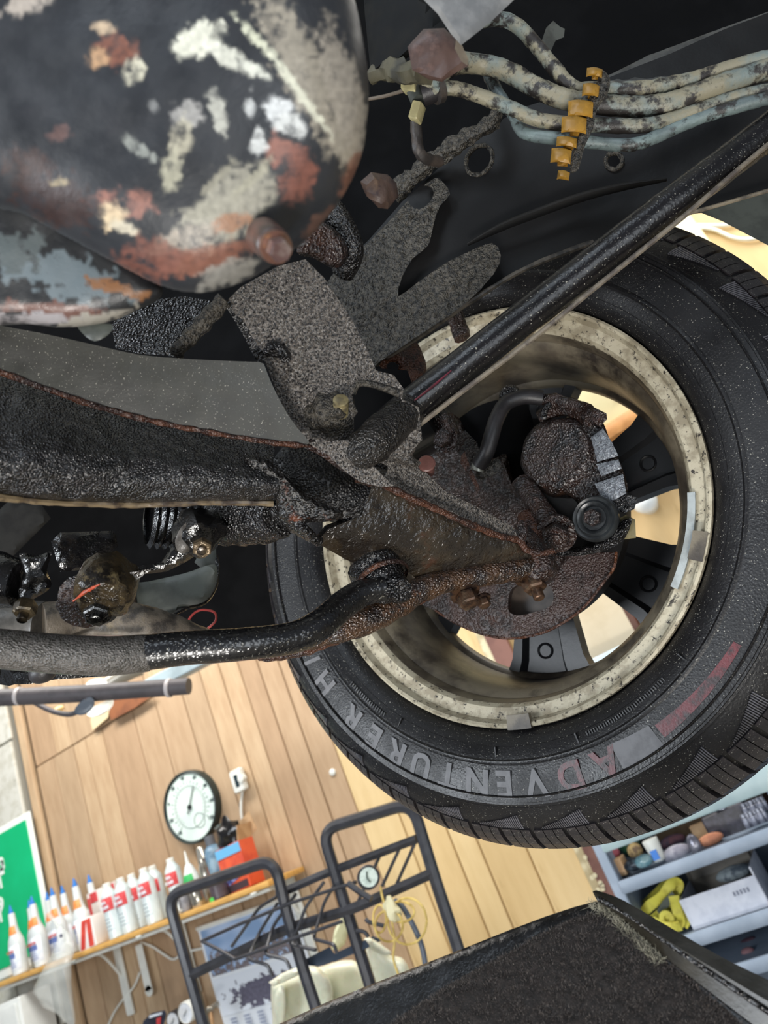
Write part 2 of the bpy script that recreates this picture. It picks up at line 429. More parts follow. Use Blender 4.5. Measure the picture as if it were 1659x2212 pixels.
for i in range(len(edges) - 1):
    plank(edges[i], edges[i + 1], .02, SEAM_Z, WOOD[(i * 7 + i // 3) % 4])
up_e = [edges[0], edges[1] + .03, edges[2], edges[4] - .05, edges[5] - .06, edges[5] + .12, edges[6] + .1, edges[7], edges[8] + .05, edges[9], edges[11], edges[13]]
for i in range(len(up_e) - 1):
    plank(up_e[i], up_e[i + 1], SEAM_Z, 3.98, WOOD[(i * 5 + 1) % 4])
pe = [-1.645, -1.48, -1.318, -1.224, -1.063, -.905]
for i in range(len(pe) - 1): plank(pe[i], pe[i + 1], .02, 3.98, PINE[i % 2], y=WY - .004, th=.026)
x = -.905
pe2 = [-.905, -.62, -.30, .02, .36, .70, 1.05, 1.4, 1.8, 2.3]
for i in range(len(pe2) - 1): plank(pe2[i], pe2[i + 1], .02, 3.98, PINE[(i + 1) % 2], y=WY + .002)
wb = G()
tag(make('trim_1', G().box((edges[0] - .035, WY - .006, 2.4), (1, 0, 0), (0, 0, 1), (0, 1, 0), .05, 3.1, .03, bev=.004), WOOD[2]), kind='structure')
lw = make('wall_left', G().box((edges[0] - .95, WY - .02, 2.0), (1, 0, 0), (0, 0, 1), (0, 1, 0), 1.75, 3.95, .04), mat('block_joint', '8f8c82', rough=.8)); tag(lw, kind='structure')
for r in range(9):
    for c in range(3):
        x0 = edges[0] - .07 - .58 * (c + (.5 if r % 2 else 0)); x1 = x0 - .57
        if r % 2 and c == 0:
            make('block', G().box((x0 + .145, WY - .045, .22 + r * .44), (1, 0, 0), (0, 0, 1), (0, 1, 0), .27, .43, .02, bev=.004), BLOCK, lw)
        make('block', G().box(((x0 + x1) / 2, WY - .045, .22 + r * .44), (1, 0, 0), (0, 0, 1), (0, 1, 0), .57, .43, .02, bev=.004), BLOCK, lw)
# pale batten, then the brown strip beside the grey shelving
tag(make('trim_2', G().box((-.885, WY - .012, 2.0), (1, 0, 0), (0, 0, 1), (0, 1, 0), .035, 3.9, .03, bev=.003), mat('cream_batten', 'd9cfae', 'b3a582', rough=.6, sc=20)), kind='structure')

# ================================================================ the wheel
C0 = O + R @ np.array([.115, -.002, .828])
NA = R @ np.array([-.569, -.148, -.809]); NA = nrm(NA)              # axle, pointing inboard towards the camera
E1 = nrm(np.cross(np.array([0, 0, 1.]) - NA * NA[2], NA)) 
U2 = nrm(np.array([0, 0, 1.]) - NA * NA[2]); E1 = nrm(np.cross(NA, U2)) * -1
if E1[0] < 0: E1 = -E1
def WP(r, a, t):
    a = math.radians(a); return C0 + NA * t + (E1 * math.cos(a) + U2 * math.sin(a)) * r
wheel = thing('wheel', 'black road tyre on a dusty alloy wheel, seen from its inner side', 'wheel', C0)
tp = [(-.006, .236), (.004, .240), (.012, .250), (.017, .262), (.0175, .264), (.0195, .266), (.0195, .268), (.0185, .270), (.021, .285), (.021, .305), (.0195, .3055), (.0195, .3075), (.018, .308), (.011, .322), (.0, .333), (-.010, .342), (-.025, .349), (-.05, .351),
      (-.11, .353), (-.17, .351), (-.20, .345), (-.215, .333), (-.226, .31), (-.228, .28), (-.222, .25), (-.212, .238), (-.18, .215), (-.03, .215)]
tp.append(tp[0])
make('tyre', G().lathe(C0, NA, tp, 192, cap=False), RUBBER, wheel, smooth=30)
# tread: sixty shoulder lugs cut by sipes, then three rows of centre blocks
g = G()
def wedge(g, prof, a0, a1):
    n = len(prof); V = [WP(r, a0, t) for t, r in prof] + [WP(r, a1, t) for t, r in prof]
    F = [(i, (i + 1) % n, (i + 1) % n + n, i + n) for i in range(n)] + [tuple(range(n - 1, -1, -1)), tuple(range(n, 2 * n))]
    g.add(V, F)
lug = [(.001, .3345), (-.006, .3425), (-.016, .3505), (-.028, .3575), (-.055, .3600), (-.055, .350), (-.025, .347), (-.004, .332)]
lg = G()
for j in range(3): wedge(lg, lug, j * 1.78 + .08, (j + 1) * 1.78 - .08)
def spin(name, g0, m, n, step, off=0, smooth=0):
    first = make(name, g0, m, wheel, smooth=smooth, loc=C0)
    for k in range(n):
        o = first if k == 0 else first.copy()
        if k: COL.objects.link(o); o.parent = wheel; WL[o] = C0
        o.matrix_local = Matrix.Rotation(math.radians(-(k * step + off)), 4, Vector(NA))
spin('tread_lug', lg, TREADM, 60, 6.0)
for (t0, t1, off) in ((-.062, -.095, 1.5), (-.102, -.135, 3.0), (-.142, -.175, 4.5), (-.182, -.222, 0)):
    for k in range(60):
        a = k * 6.0 + off
        rr = .3605 if t1 > -.2 else .352
        for j in range(2): wedge(g, [(t0, .3605), (t1, rr), (t1, .345), (t0, .348)], a + j * 2.65 + .1, a + (j + 1) * 2.65 - .1)
tag(make('tread', g, TREADM, wheel, smooth=0), kind='stuff')
# combs of fine ridges on the shoulder, one between every other pair of lugs
g = G()
for k in range(1):
    a = 2
    for j in range(22):
        f = j / 21.; aa = a + f * 8.2
        r1 = .3330; r0 = .3330 - .0150 * (.12 + .88 * f)
        tt = lambda r: float(np.interp(r, [.308, .322, .333, .342], [.018, .011, .0, -.010]))
        wedge(g, [(tt(r0) + .0022, r0), (tt((r0 + r1) / 2) + .0022, (r0 + r1) / 2), (tt(r1) + .0016, r1), (-.004, r1 - .001), (tt(r0) - .004, r0)], aa, aa + .19)
spin('ridge_comb', g, mat('polished_ridge_rubber', '55545a', '3a393e', rough=.25, spec=.8), 30, 12.0)
# ring beads moulded round the sidewall
g = G()
for (t, r, w) in ((.0235, .2995, .0012), (.0165, .3105, .0018), (.0185, .2655, .0012), (.0125, .252, .001)):
    g.lathe(C0, NA, [(t - .002, r - w), (t, r - w * .5), (t + .0006, r), (t, r + w * .5), (t - .003, r + w)], 160, cap=False)
make('sidewall_ring', g, RUBBER, wheel)
# raised lettering ADVENTURER H/T, read clockwise with the letter tops towards the tread
let = [('A', -88.8), ('D', -96.6), ('V', -104.0), ('E', -110.8), ('N', -117), ('T', -123.9), ('U', -130.8), ('R', -137.3), ('E', -144.2), ('R', -151.5), ('H', -163.0), ('/', -169.7), ('T', -176.5)]
for i, (ch, a) in enumerate(let):
    rad = nrm(WP(1, a, 0) - C0); xd = -np.cross(NA, rad) if True else 0
    # clockwise tangent as seen from the camera side
    tang = nrm(WP(1, a - 1, 0) - WP(1, a, 0))
    gg = text('tyre_letter', ch, .036, WP(.286, a, .0205), tang, rad, None, None, ext=.0012, bold=.0011)
    red = i < 2
    make('tyre_letter', gg, REDPAINT if red else LETTER, wheel, smooth=0)
def sector(g, r0, r1, a0, a1, t, th=.0006, n=24, f=None):
    V = []; F = []
    for i in range(n + 1):
        a = a0 + (a1 - a0) * i / n
        ra, rb = (r0, r1) if f is None else f(i / n)
        for r, tt in ((ra, t), (rb, t), (rb, t - .006), (ra, t - .006)): V.append(WP(r, a, tt + (th)))
    for i in range(n):
        for j in range(4):
            p, q = i * 4 + j, i * 4 + (j + 1) % 4; F.append((p, q, q + 4, p + 4))
    F += [(3, 2, 1, 0), (n * 4, n * 4 + 1, n * 4 + 2, n * 4 + 3)]
    g.add(V, F)
g = G(); sector(g, .2735, .2985, -86.5, -78, .0208, f=lambda q: (.274 + .004 * q, .298 + .002 * q)); make('hatched_patch', g, LETTER, wheel, smooth=0)
g = G(); sector(g, .282, .292, -77, -56, .0209, f=lambda q: (.281 + .005 * q, .294 - .001 * q)); tag(make('red_stripe', g, REDPAINT, wheel, smooth=0), 'faded red stripe on the sidewall')
g = G()
for a, w in ((-93, .35), (-64, .3), (-113, .2), (-140, .2)):
    sector(g, .252, .262, a, a + w, .0165)
for k in range(34): 
    a = -70 - k * .62; sector(g, .2545, .2585, a, a + .3, .0155, n=1)
for k in range(18):
    a = -145 - k * .75; sector(g, .2575, .2625, a, a + .35, .0168, n=1)
tag(make('moulded_marks', g, RUBBER, wheel, smooth=0), kind='stuff')

rp = [(-.004, .2355), (.002, .2350), (.0035, .2325), (.0015, .2300), (-.003, .2285), (-.0085, .2265), (-.0095, .2245), (-.010, .2200), (-.0115, .2145), (-.016, .2115), (-.0185, .2105), (-.022, .2085), (-.034, .206), (-.04, .1995), (-.055, .193), (-.075, .1905), (-.11, .1895), (-.126, .188), (-.130, .183), (-.133, .1815), (-.145, .1815),
      (-.148, .195), (-.165, .205), (-.20, .212), (-.205, .222), (-.205, .2345), (-.200, .2345), (-.19, .2145), (-.14, .200), (-.05, .203), (-.02, .214), (-.01, .225)]
rp.append(rp[0])
ri = [k for k in range(len(rp))]
make('rim_lip', G().lathe(C0, NA, rp[:11], 160, cap=False), RIMW, wheel, smooth=30)
make('rim_barrel', G().lathe(C0, NA, rp[10:], 160, cap=False), RIMB, wheel, smooth=30)
# three balance weights on the lip
for (a0, a1, r0, r1, t, mm, lb) in ((-51.5, -26.5, .2115, .2185, -.006, WEIGHT, 'pale stick-on balance weight'), (-43.5, -36.5, .2200, .2335, .0035, RIMB, None), (-110.5, -104, .2215, .2365, .0042, RIMB, None)):
    g = G(); sector(g, r0, r1, a0, a1, t, n=10)
    o = make('balance_weight', g, mm, wheel); 
    if lb: o['label'] = lb
# spokes: six, cast dark
wins = [(15, 46), (-38.5, -14.5), (-96.5, -69.5), (-160, -127), (76, 106), (138, 170)]
TS = -.131
def band(g, a0, a1, r0, r1, t0, t1, n=8, fr0=None, ft=None):
    V = []; F = []
    for i in range(n + 1):
        f = i / n; a = a0 + (a1 - a0) * f
        for r, t in ((r0, t0), (r1, t0), (r1, t1), (r0, t1)): V.append(WP(r, a, t))
    for i in range(n):
        for j in range(4): p, q = i * 4 + j, i * 4 + (j + 1) % 4; F.append((p, q, q + 4, p + 4))
    F += [(3, 2, 1, 0), (n * 4, n * 4 + 1, n * 4 + 2, n * 4 + 3)]; g.add(V, F)
ws = sorted(wins, key=lambda w: -w[0])
for i, w in enumerate(ws):
    nx = ws[(i + 1) % len(ws)]
    a1 = w[0]; a0 = nx[1] if nx[1] < a1 else nx[1] - 360
    # spoke cross-section: two side walls and a recessed web; narrower towards the hub
    def sp(r, f, t):
        mid = (a0 + a1) / 2; half = (a1 - a0) / 2
        rr = r; hw = math.radians(half) * .183 * (.55 + .45 * ((r - .06) / .123)) if r < .183 else math.radians(half) * r
        ang = math.degrees(hw / rr) if rr > .02 else 60
        return WP(rr, mid + f * min(ang, 40), t)
    g = G(); radii = [.055, .075, .10, .125, .15, .168, .178, .186]
    cs = [(-1, TS - .022), (-1, TS - .0), (-.72, TS + .001), (-.6, TS - .009), (.35, TS - .010), (.46, TS - .001), (1, TS), (1, TS - .022)]
    V = []; F = []
    for r in radii:
        dome = .022 * (1 - ((r - .05) / .136)) ** 1.2 * -1
        for f, t in cs:
            flare = 1 + (.10 * max(0, (r - .168) / .018))
            V.append(sp(r, f * flare, t - dome * 0))
    n = len(cs)
    for j in range(len(radii) - 1):
        for q in range(n): p0, p1 = j * n + q, j * n + (q + 1) % n; F.append((p0, p1, p1 + n, p0 + n))
    F += [tuple(range(n - 1, -1, -1)), tuple(range((len(radii) - 1) * n, len(radii) * n))]
    g.add(V, F)
    for rr_ in (.155,):                                  # cast oval mark in the web
        c = sp(rr_, -.12, TS - .0085)
        g.lathe(c - NA * .004, NA, [(0, .010), (.0045, .010), (.0055, .009), (.0045, .0078), (.003, .007)], 16, cap=False)
    make('spoke', g, SPOKE, wheel, smooth=25)
make('hub_disc', G().lathe(C0, NA, [(TS - .03, .012), (TS - .03, .062), (TS + .004, .066), (TS + .006, .055), (TS + .006, .01)], 48), SPOKE, wheel)
# ================================================================ brake, knuckle and shields inside the wheel
GP = 'suspension and brake parts around the wheel'
def W3(px, py, t):                                # point on the plane parallel to the wheel at axle offset t
    r = ray(px, py); c = C0 + NA * t; return O + r * ((NA @ (c - O)) / (NA @ r))
def wplane(t): 
    out = []
    for p in ((1000, 1000), (1400, 1000), (1200, 1400)):
        w = W3(*p, t); out.append((*p, float(w[1] - O[1])))
    return out
DISC = mat('brake_disc_iron', '0d0c0c', '141111', rough=.5, bump=.4, bs=200)
rot = thing('brake_disc', 'dark brake disc between the caliper and the spokes', 'brake disc', WP(0, 0, -.095), GP)
make('disc_face', G().lathe(WP(0, 0, -.088), NA, [(-.018, .05), (-.018, .128), (-.012, .130), (0, .128), (0, .085), (.012, .080), (.012, .02)], 72), DISC, rot)
sh = thing('dust_shield', 'rust brown crescent dust shield with an oval opening, low behind the control arm', 'shield', W3(1130, 1250, -.05), GP)
SHC = mat('shield_rust', '33231e', '1c1514', '4a3026', bead=430, beadh=.35, rough=.16, r2=.3, bump=1, bs=420, bd=.002, coarse=.4, cs=90, sc=24, mix3=(.58, .72))
make('shield_plate', slab([(900, 1300), (930, 1240), (1000, 1190), (1140, 1180), (1240, 1197), (1329, 1192), (1326, 1225), (1300, 1262), (1262, 1310), (1215, 1345), (1165, 1368), (1100, 1378), (1040, 1368), (985, 1345), (945, 1320)],
     wplane(-.045), .003, holes=[catmull([(1104, 1300), (1112, 1272), (1140, 1262), (1170, 1262), (1192, 1268), (1198, 1290), (1190, 1310), (1160, 1322), (1125, 1330), (1106, 1322)], 4)], grid=.0045, amp=.0012, ns=90,
     bulge=lambda x, y: .010 * max(0, 1 - math.hypot(x - 1060, y - 1290) / 200)), SHC, sh)
make('shield_rim', G().tube([W3(x, y, -.041) for x, y in ((940, 1318), (985, 1346), (1040, 1369), (1100, 1379), (1165, 1369), (1215, 1346), (1262, 1311), (1300, 1263), (1326, 1226), (1331, 1192))], .0016, 8), RUST, sh)
make('backing_plate', slab([(990, 905)] + catmull([(990, 905), (1030, 878), (1085, 862), (1130, 868), (1150, 905), (1160, 980), (1150, 1080), (1110, 1160), (1040, 1240), (980, 1290), (930, 1290), (900, 1200), (905, 1050), (940, 950)], 3, closed=False), wplane(-.06), .006, grid=.012), DARK, sh)
make('inner_drum', slab(catmull([(1095, 1300), (1110, 1270), (1150, 1255), (1200, 1262), (1205, 1295), (1185, 1320), (1140, 1335), (1100, 1328)], 3), wplane(-.062), .01, grid=.006), mat('warm_grey_iron', '4a4039', '38302b', rough=.5, sc=50), sh)

kn = thing('steering_knuckle', 'dark rusty steering knuckle behind the control arm tip', 'knuckle', W3(1120, 1100, -.02), GP)
make('knuckle_body', slab(catmull([(940, 880), (990, 900), (1020, 960), (1060, 990), (1095, 980), (1110, 1040), (1150, 1080), (1190, 1120), (1225, 1160), (1215, 1230), (1150, 1260), (1060, 1240), (980, 1180), (930, 1080), (905, 980), (905, 900)], 3),
     wplane(-.035), .03, grid=.006, amp=.004, ns=60, rnd=.012), RUSTD, kn)
make('knuckle_arm', G().tube([W3(1125, 1045, .0), W3(1165, 1095, .01), W3(1195, 1140, .015)], [.013, .011, .012], 16, lump=.003, ls=120), RUSTD, kn)
make('arm_end', G().hexbolt(W3(1203, 1150, .012), NA * .8 + np.array([0, 0, -.5]), .014, .022, stud=.004), RUSTD, kn)
make('lower_boss', G().tube([W3(1145, 1120, .0), W3(1160, 1165, .01), W3(1185, 1200, .0)], [.016, .018, .012], 16, lump=.004, ls=100), RUST, kn)
make('caliper_bracket_lug', slab(catmull([(1150, 1170), (1195, 1190), (1235, 1185), (1290, 1165), (1335, 1130), (1365, 1120), (1352, 1160), (1320, 1185), (1260, 1200), (1190, 1200), (1140, 1190)], 3), wplane(.0), .022, grid=.006, rnd=.006, amp=.002), GREASE, kn)
make('pale_nut', slab([(1322, 1128), (1352, 1112), (1372, 1122), (1374, 1162), (1342, 1166), (1322, 1160)], wplane(-.008), .02, rnd=.003), mat('dirty_brass', '6f6648', '4e4835', rough=.4, sc=80, bump=.4), kn)

cal = thing('brake_caliper', 'greasy brown brake caliper with a round piston housing and ribbed back', 'caliper', W3(1220, 990, .01), GP)
CALM = mat('oily_caliper_iron', '2b1f1b', '151213', '5a3825', bead=380, beadh=.5, rough=.12, r2=.24, bump=1.0, bs=330, bd=.0025, coarse=.7, cs=90, spec=.8, sc=50, mix3=(.6, .74))
pc = W3(1205, 985, -.01)
make('piston_housing', G().lathe(pc, NA, [(-.03, .042), (-.005, .0425), (.004, .0415), (.010, .0375), (.012, .033), (.0105, .029), (.0125, .02), (.011, .008), (.012, .0005)], 48, lump=.004, ls=70), CALM, cal)
make('caliper_body', slab(catmull([(1142, 950), (1180, 912), (1230, 903), (1272, 880), (1300, 905), (1322, 960), (1345, 1010), (1358, 1055), (1352, 1075), (1330, 1090), (1300, 1088), (1268, 1110), (1240, 1080), (1210, 1060), (1160, 1030), (1140, 1000)], 3), wplane(-.006), .03, grid=.005, amp=.003, ns=80, rnd=.008), CALM, cal)
CALG = mat('worn_caliper_face', '8d9298', '5d5f66', rough=.25, bead=650, beadh=.4, bump=.9, bs=520, sc=300, mix=(.4, .66), metal=.4)
for q in ([(1276, 945), (1302, 925), (1322, 955), (1336, 985), (1290, 998)], [(1288, 1003), (1336, 992), (1343, 1012), (1299, 1029)], [(1284, 1045), (1346, 1024), (1353, 1066), (1316, 1086), (1304, 1082)]):
    o = make('rib_pad', slab(q, wplane(.004), .02, grid=.004, amp=.0012, ns=120, rnd=.002), CALG, cal); o['label'] = 'shiny worn grey pad'
make('bleed_boss', slab([(1270, 890), (1284, 880), (1310, 893), (1312, 905), (1296, 922), (1274, 910)], wplane(.002), .018, rnd=.002, grid=.004), RUSTD, cal)
make('bridge', G().tube([W3(1165, 905, -.01), W3(1210, 880, -.012), W3(1262, 893, -.008), W3(1280, 905, .0)], [.007, .010, .011, .009], 14, lump=.003, ls=120), RUSTD, cal)
make('hose_union', G().tube([W3(1172, 862, .0), W3(1200, 866, .0), W3(1232, 872, .0), W3(1262, 886, .0)], [.0055, .008, .006, .0085], 12, lump=.002, ls=160), RUSTD, cal)
make('bleed_pipe', G().tube([W3(1175, 905, .0), W3(1177, 885, .004), W3(1190, 872, .004)], .0035, 10), GREASE, cal)
pin = W3(1284, 1120, .012)
make('slide_boot', G().lathe(pin, NA, [(-.03, .017), (-.012, .021), (-.006, .0235), (0, .0235), (.003, .0215), (.0015, .0185), (.003, .0175), (.005, .0165), (.0035, .0135), (.001, .012), (.001, .001)], 40), mat('grey_slide_rubber', '2c2f31', '1d1f21', rough=.3, bump=.3), cal)
make('slide_bolt', G().hexbolt(pin + NA * .001, NA, .0085, .009, washer=False), RUSTD, cal)
make('pad_clip', slab([(1318, 1085), (1356, 1068), (1378, 1075), (1370, 1100), (1350, 1108), (1326, 1102)], wplane(.002), .012, grid=.004, amp=.003, ns=200), GREASE, cal)

hs = thing('brake_hose', 'ribbed black rubber brake hose arching over to the caliper', 'hose', W3(1060, 950, .02), GP)
make('hose_tube', G().tube([W3(1035, 1005, .03), W3(1052, 975, .035), W3(1062, 940, .035), W3(1073, 905, .03), W3(1093, 872, .02), W3(1130, 857, .01), W3(1172, 860, .0)], .0085, 14), HOSE, hs)
make('hose_eye', G().lathe(W3(1103, 856, .012), NA, [(-.004, .004), (-.004, .011), (.0, .0125), (.005, .012), (.007, .009), (.004, .005), (.004, .002)], 20), GREASE, hs)
make('end_fitting', G().tube([W3(1030, 1018, .03), W3(1034, 1004, .03)], .0075, 12), mat('zinc_fitting', '8f8f86', '5c564c', rough=.35, metal=.4, sc=150), hs)
hb = thing('hose_bracket', 'rusty folded bracket clamping the lower end of the brake hose', 'bracket', W3(1010, 990, .03), GP)
make('bracket_tab', slab([(996, 985), (1004, 975), (1016, 1010), (1034, 1048), (1036, 1058), (1026, 1050), (1002, 1012), (994, 1000)], wplane(.034), .006, rnd=.001, grid=.004), RUST, hb)
make('bracket_foot', slab(catmull([(1028, 1020), (1050, 1000), (1075, 990), (1082, 1005), (1070, 1025), (1034, 1036)], 3), wplane(.026), .010, rnd=.003, grid=.004), CRUD, hb)
make('bracket_plate', slab([(978, 935), (1005, 930), (1030, 955), (1036, 975), (1018, 1012), (1002, 990), (985, 975)], wplane(.018), .006, amp=.001), RUSTD, hb)

# the damper end and dark struts seen past the rod
dm = thing('damper', 'black damper tube with a silver streak passing behind the tension rod', 'damper', W3(930, 900, .06), GP)
a_, b_ = W3(878, 925, .075), W3(930, 905, .07)
make('damper_tube', G().tube([W3(860, 950, .07), W3(915, 918, .07), W3(938, 905, .068)], .033, 28, smooth=False), mat('gloss_black_tube', '0b0b0c', rough=.28, coat=.4), dm)
make('damper_collar', G().tube([W3(945, 890, .064), W3(975, 925, .062)], .010, 14, lump=.004, ls=140), CRUD, dm)
make('damper_stud', G().tube([W3(958, 905, .07), W3(973, 945, .07)], .011, 12, lump=.003, ls=160), RUSTD, dm)
make('damper_nut', G().hexbolt(W3(964, 950, .074), NA, .010, .012), RUSTD, dm)

# ================================================================ lower control arm
ca = thing('lower_control_arm', 'broad triangular lower control arm coated in wet black oil with rusty edges', 'control arm', Q(900, 1120, .6), GP)
cap = [(640, 1120, .50), (1150, 1200, .70), (800, 1010, .53)]
armo = [(770, 1048), (778, 1040), (800, 1037), (840, 1055), (905, 1085), (985, 1120), (1065, 1155), (1120, 1172), (1130, 1180), (1160, 1205), (1164, 1222), (1120, 1240), (1062, 1255), (1000, 1268), (935, 1275), (900, 1250), (872, 1228), (862, 1240), (800, 1240), (778, 1222),
        (740, 1203), (690, 1172), (682, 1158), (700, 1135), (745, 1118), (776, 1108), (784, 1090)]
make('arm_plate', slab(armo, cap, .004, grid=.0035, amp=.0011, ns=110, bulge=lambda x, y: .010 * math.exp(-((y - 1150 - (x - 800) * .12) / 60) ** 2)), TAR, ca, smooth=60)
def lip(pts, r, m, name='rolled_edge', flat=1.0, par=None, lump=.0015): return make(name, G().tube([Q(*p) for p in pts], r, 10, flat=flat, lump=lump, ls=150), m, par)
lip([(770, 1035, .515), (800, 1036, .53), (845, 1055, .545), (905, 1083, .57), (985, 1119, .60), (1065, 1153, .64), (1118, 1168, .665), (1140, 1188, .675), (1165, 1196, .68), (1196, 1190, .69)], .0032, RUST, 'rusty_upper_flange', par=ca)
make('upper_web', slab([(735, 1000), (790, 985), (850, 990), (900, 1000), (960, 1060), (1040, 1100), (1110, 1140), (1120, 1166), (1060, 1150), (985, 1117), (905, 1081), (840, 1050), (790, 1030)],
     [(900, 1060, .575), (.5, -.62, -.60)], .004, grid=.004, amp=.001, ns=110), DUST, ca)
lip([(1118, 1168, .668), (1130, 1150, .67), (1120, 1130, .67)], .005, RUSTD, 'flange_turn', par=ca)
make('ball_joint_cup', slab(catmull([(1130, 1165), (1160, 1178), (1196, 1190), (1200, 1208), (1185, 1222), (1160, 1215), (1140, 1190)], 3), [(1130, 1165, .67), (1200, 1190, .70), (1160, 1220, .685)], .012, grid=.004, rnd=.004), RUSTD, ca)
make('ball_joint_housing', G().lathe(Q(1170, 1235, .70), np.array([.1, -.25, -1]), [(-.05, .012), (-.03, .016), (0, .017), (.008, .013), (.010, .006)], 28, lump=.003, ls=80), RUSTD, ca)
# lower flange: bright greasy rail running out to the ball joint
make('lower_flange', G().tube([Q(640, 1400, .535), Q(720, 1368, .55), Q(800, 1336, .575), Q(860, 1302, .60), Q(920, 1268, .62), Q(990, 1250, .645), Q(1070, 1238, .67), Q(1160, 1222, .70)], [.004, .011, .0145, .015, .013, .012, .0125, .0115], 18, flat=.9, lump=.0015, ls=110, step=.004), mat('greasy_flange', '46301f', '241c19', '7a4e30', bead=420, beadh=.5, rough=.10, r2=.2, spec=.8, bump=1.0, bs=300, bd=.002, coarse=.7, cs=110, sc=45, mix3=(.6, .72)), ca)
lip([(560, 1420, .53), (640, 1412, .54), (740, 1378, .555), (820, 1345, .58), (880, 1312, .605), (938, 1277, .625)], .004, RUST, 'rusty_lower_hem', par=ca)
for (x, y, Y, ax, r, h, st, lb) in ((1093, 1190, .69, (0, -.35, -1), .0095, .017, 0, 'copper brown hex nut'), (1143, 1238, .70, (0, -.3, -1), .011, .020, .010, 'rusty nut with a threaded stud'), (1002, 1276, .655, (.1, -.3, -1), .010, .017, 0, 'orange brown hex nut'), (1040, 1292, .67, (.1, -.3, -1), .006, .010, 0, None), (842, 1297, .59, (0, -.3, -1), .007, .008, 0, None)):
    o = make('bolt', G().hexbolt(Q(x, y, Y), ax, r, h, stud=st), BOLT, ca)
    if lb: o['label'] = lb
lip([(1088, 1170, .69), (1096, 1192, .692)], .009, BOLT, 'nut_shank', par=ca)
# inboard pivot: rubber bush in its sleeve between two ears
make('pivot_sleeve', G().tube([Q(610, 990, .50), Q(660, 1025, .51), Q(715, 1055, .53), Q(770, 1080, .55)], [.018, .024, .027, .027], 28, lump=.003, ls=90, step=.004), mat('shaded_rubber_bush', '0c0b0c', '121011', rough=.35, bead=400, beadh=.4, bump=.8, bs=300, bd=.002), ca)
make('pivot_ear', slab(catmull([(530, 985), (566, 988), (600, 1010), (640, 1050), (690, 1085), (760, 1110), (742, 1120), (700, 1128), (660, 1130), (645, 1140), (600, 1115), (595, 1080), (570, 1040), (530, 1010)], 3), [(640, 1060, .452), (.15, -.75, -.62)], .010, grid=.004, amp=.002, ns=100, rnd=.005), mat('greasy_rust_patches', '151210', '0c0b0b', '5c3220', rough=.16, r2=.3, bead=420, beadh=.35, bump=1, bs=360, bd=.002, coarse=.6, sc=60, mix3=(.60, .70), sc3=26), ca)
make('pivot_ear_hem', G().tube([Q(520, 975, .445), Q(570, 1025, .455), Q(610, 1085, .462), Q(650, 1135, .468), Q(690, 1172, .49)], .004, 10, lump=.002, ls=150), GREASE, ca)
make('welded_rib', slab([(590, 1090), (650, 1130), (690, 1165), (668, 1172), (610, 1140), (560, 1130)], [(590, 1090, .47), (690, 1165, .50), (600, 1140, .49)], .01, grid=.004, amp=.002, rnd=.003), GREASE, ca)
make('rubber_boot', G().tube([Q(470, 1130, .50), Q(520, 1115, .50), Q(575, 1108, .50), Q(610, 1112, .49)], [.02, .026, .026, .018], 24, lump=.004, ls=150, step=.003), GREASE, ca)

# ================================================================ front crossmember
cm = thing('crossmember', 'curved pressed steel crossmember, oily black with a sandy corner bracket', 'crossmember', Q(400, 880, .36), 'pressed steel underbody frame')
fl_pl = [(300, 840, .36), (.42, -.70, -.58)]
make('upper_flange', slab(catmull([(-330, 615), (-60, 690), (0, 703), (100, 722), (200, 744), (300, 766), (400, 775), (500, 780), (560, 782)], 4, closed=False) + catmull([(570, 786), (592, 840), (628, 905), (672, 962), (640, 958), (560, 948), (460, 930), (360, 912), (260, 885), (180, 862), (90, 830), (0, 800), (-60, 775), (-330, 690)], 4, closed=False), fl_pl, .004, grid=.004, amp=.0004, ns=60), FILM, cm, smooth=60)
make('flange_hem', G().tube([on(fl_pl, x, y) for x, y, Y in ((-330, 697, .2), (-60, 782, .25), (0, 805, .268), (90, 836, .29), (180, 868, .312), (260, 892, .333), (360, 917, .362), (460, 935, .39), (560, 952, .42), (640, 962, .445), (690, 964, .458))], .0021, 10, lump=.0012, ls=130), RUST, cm)
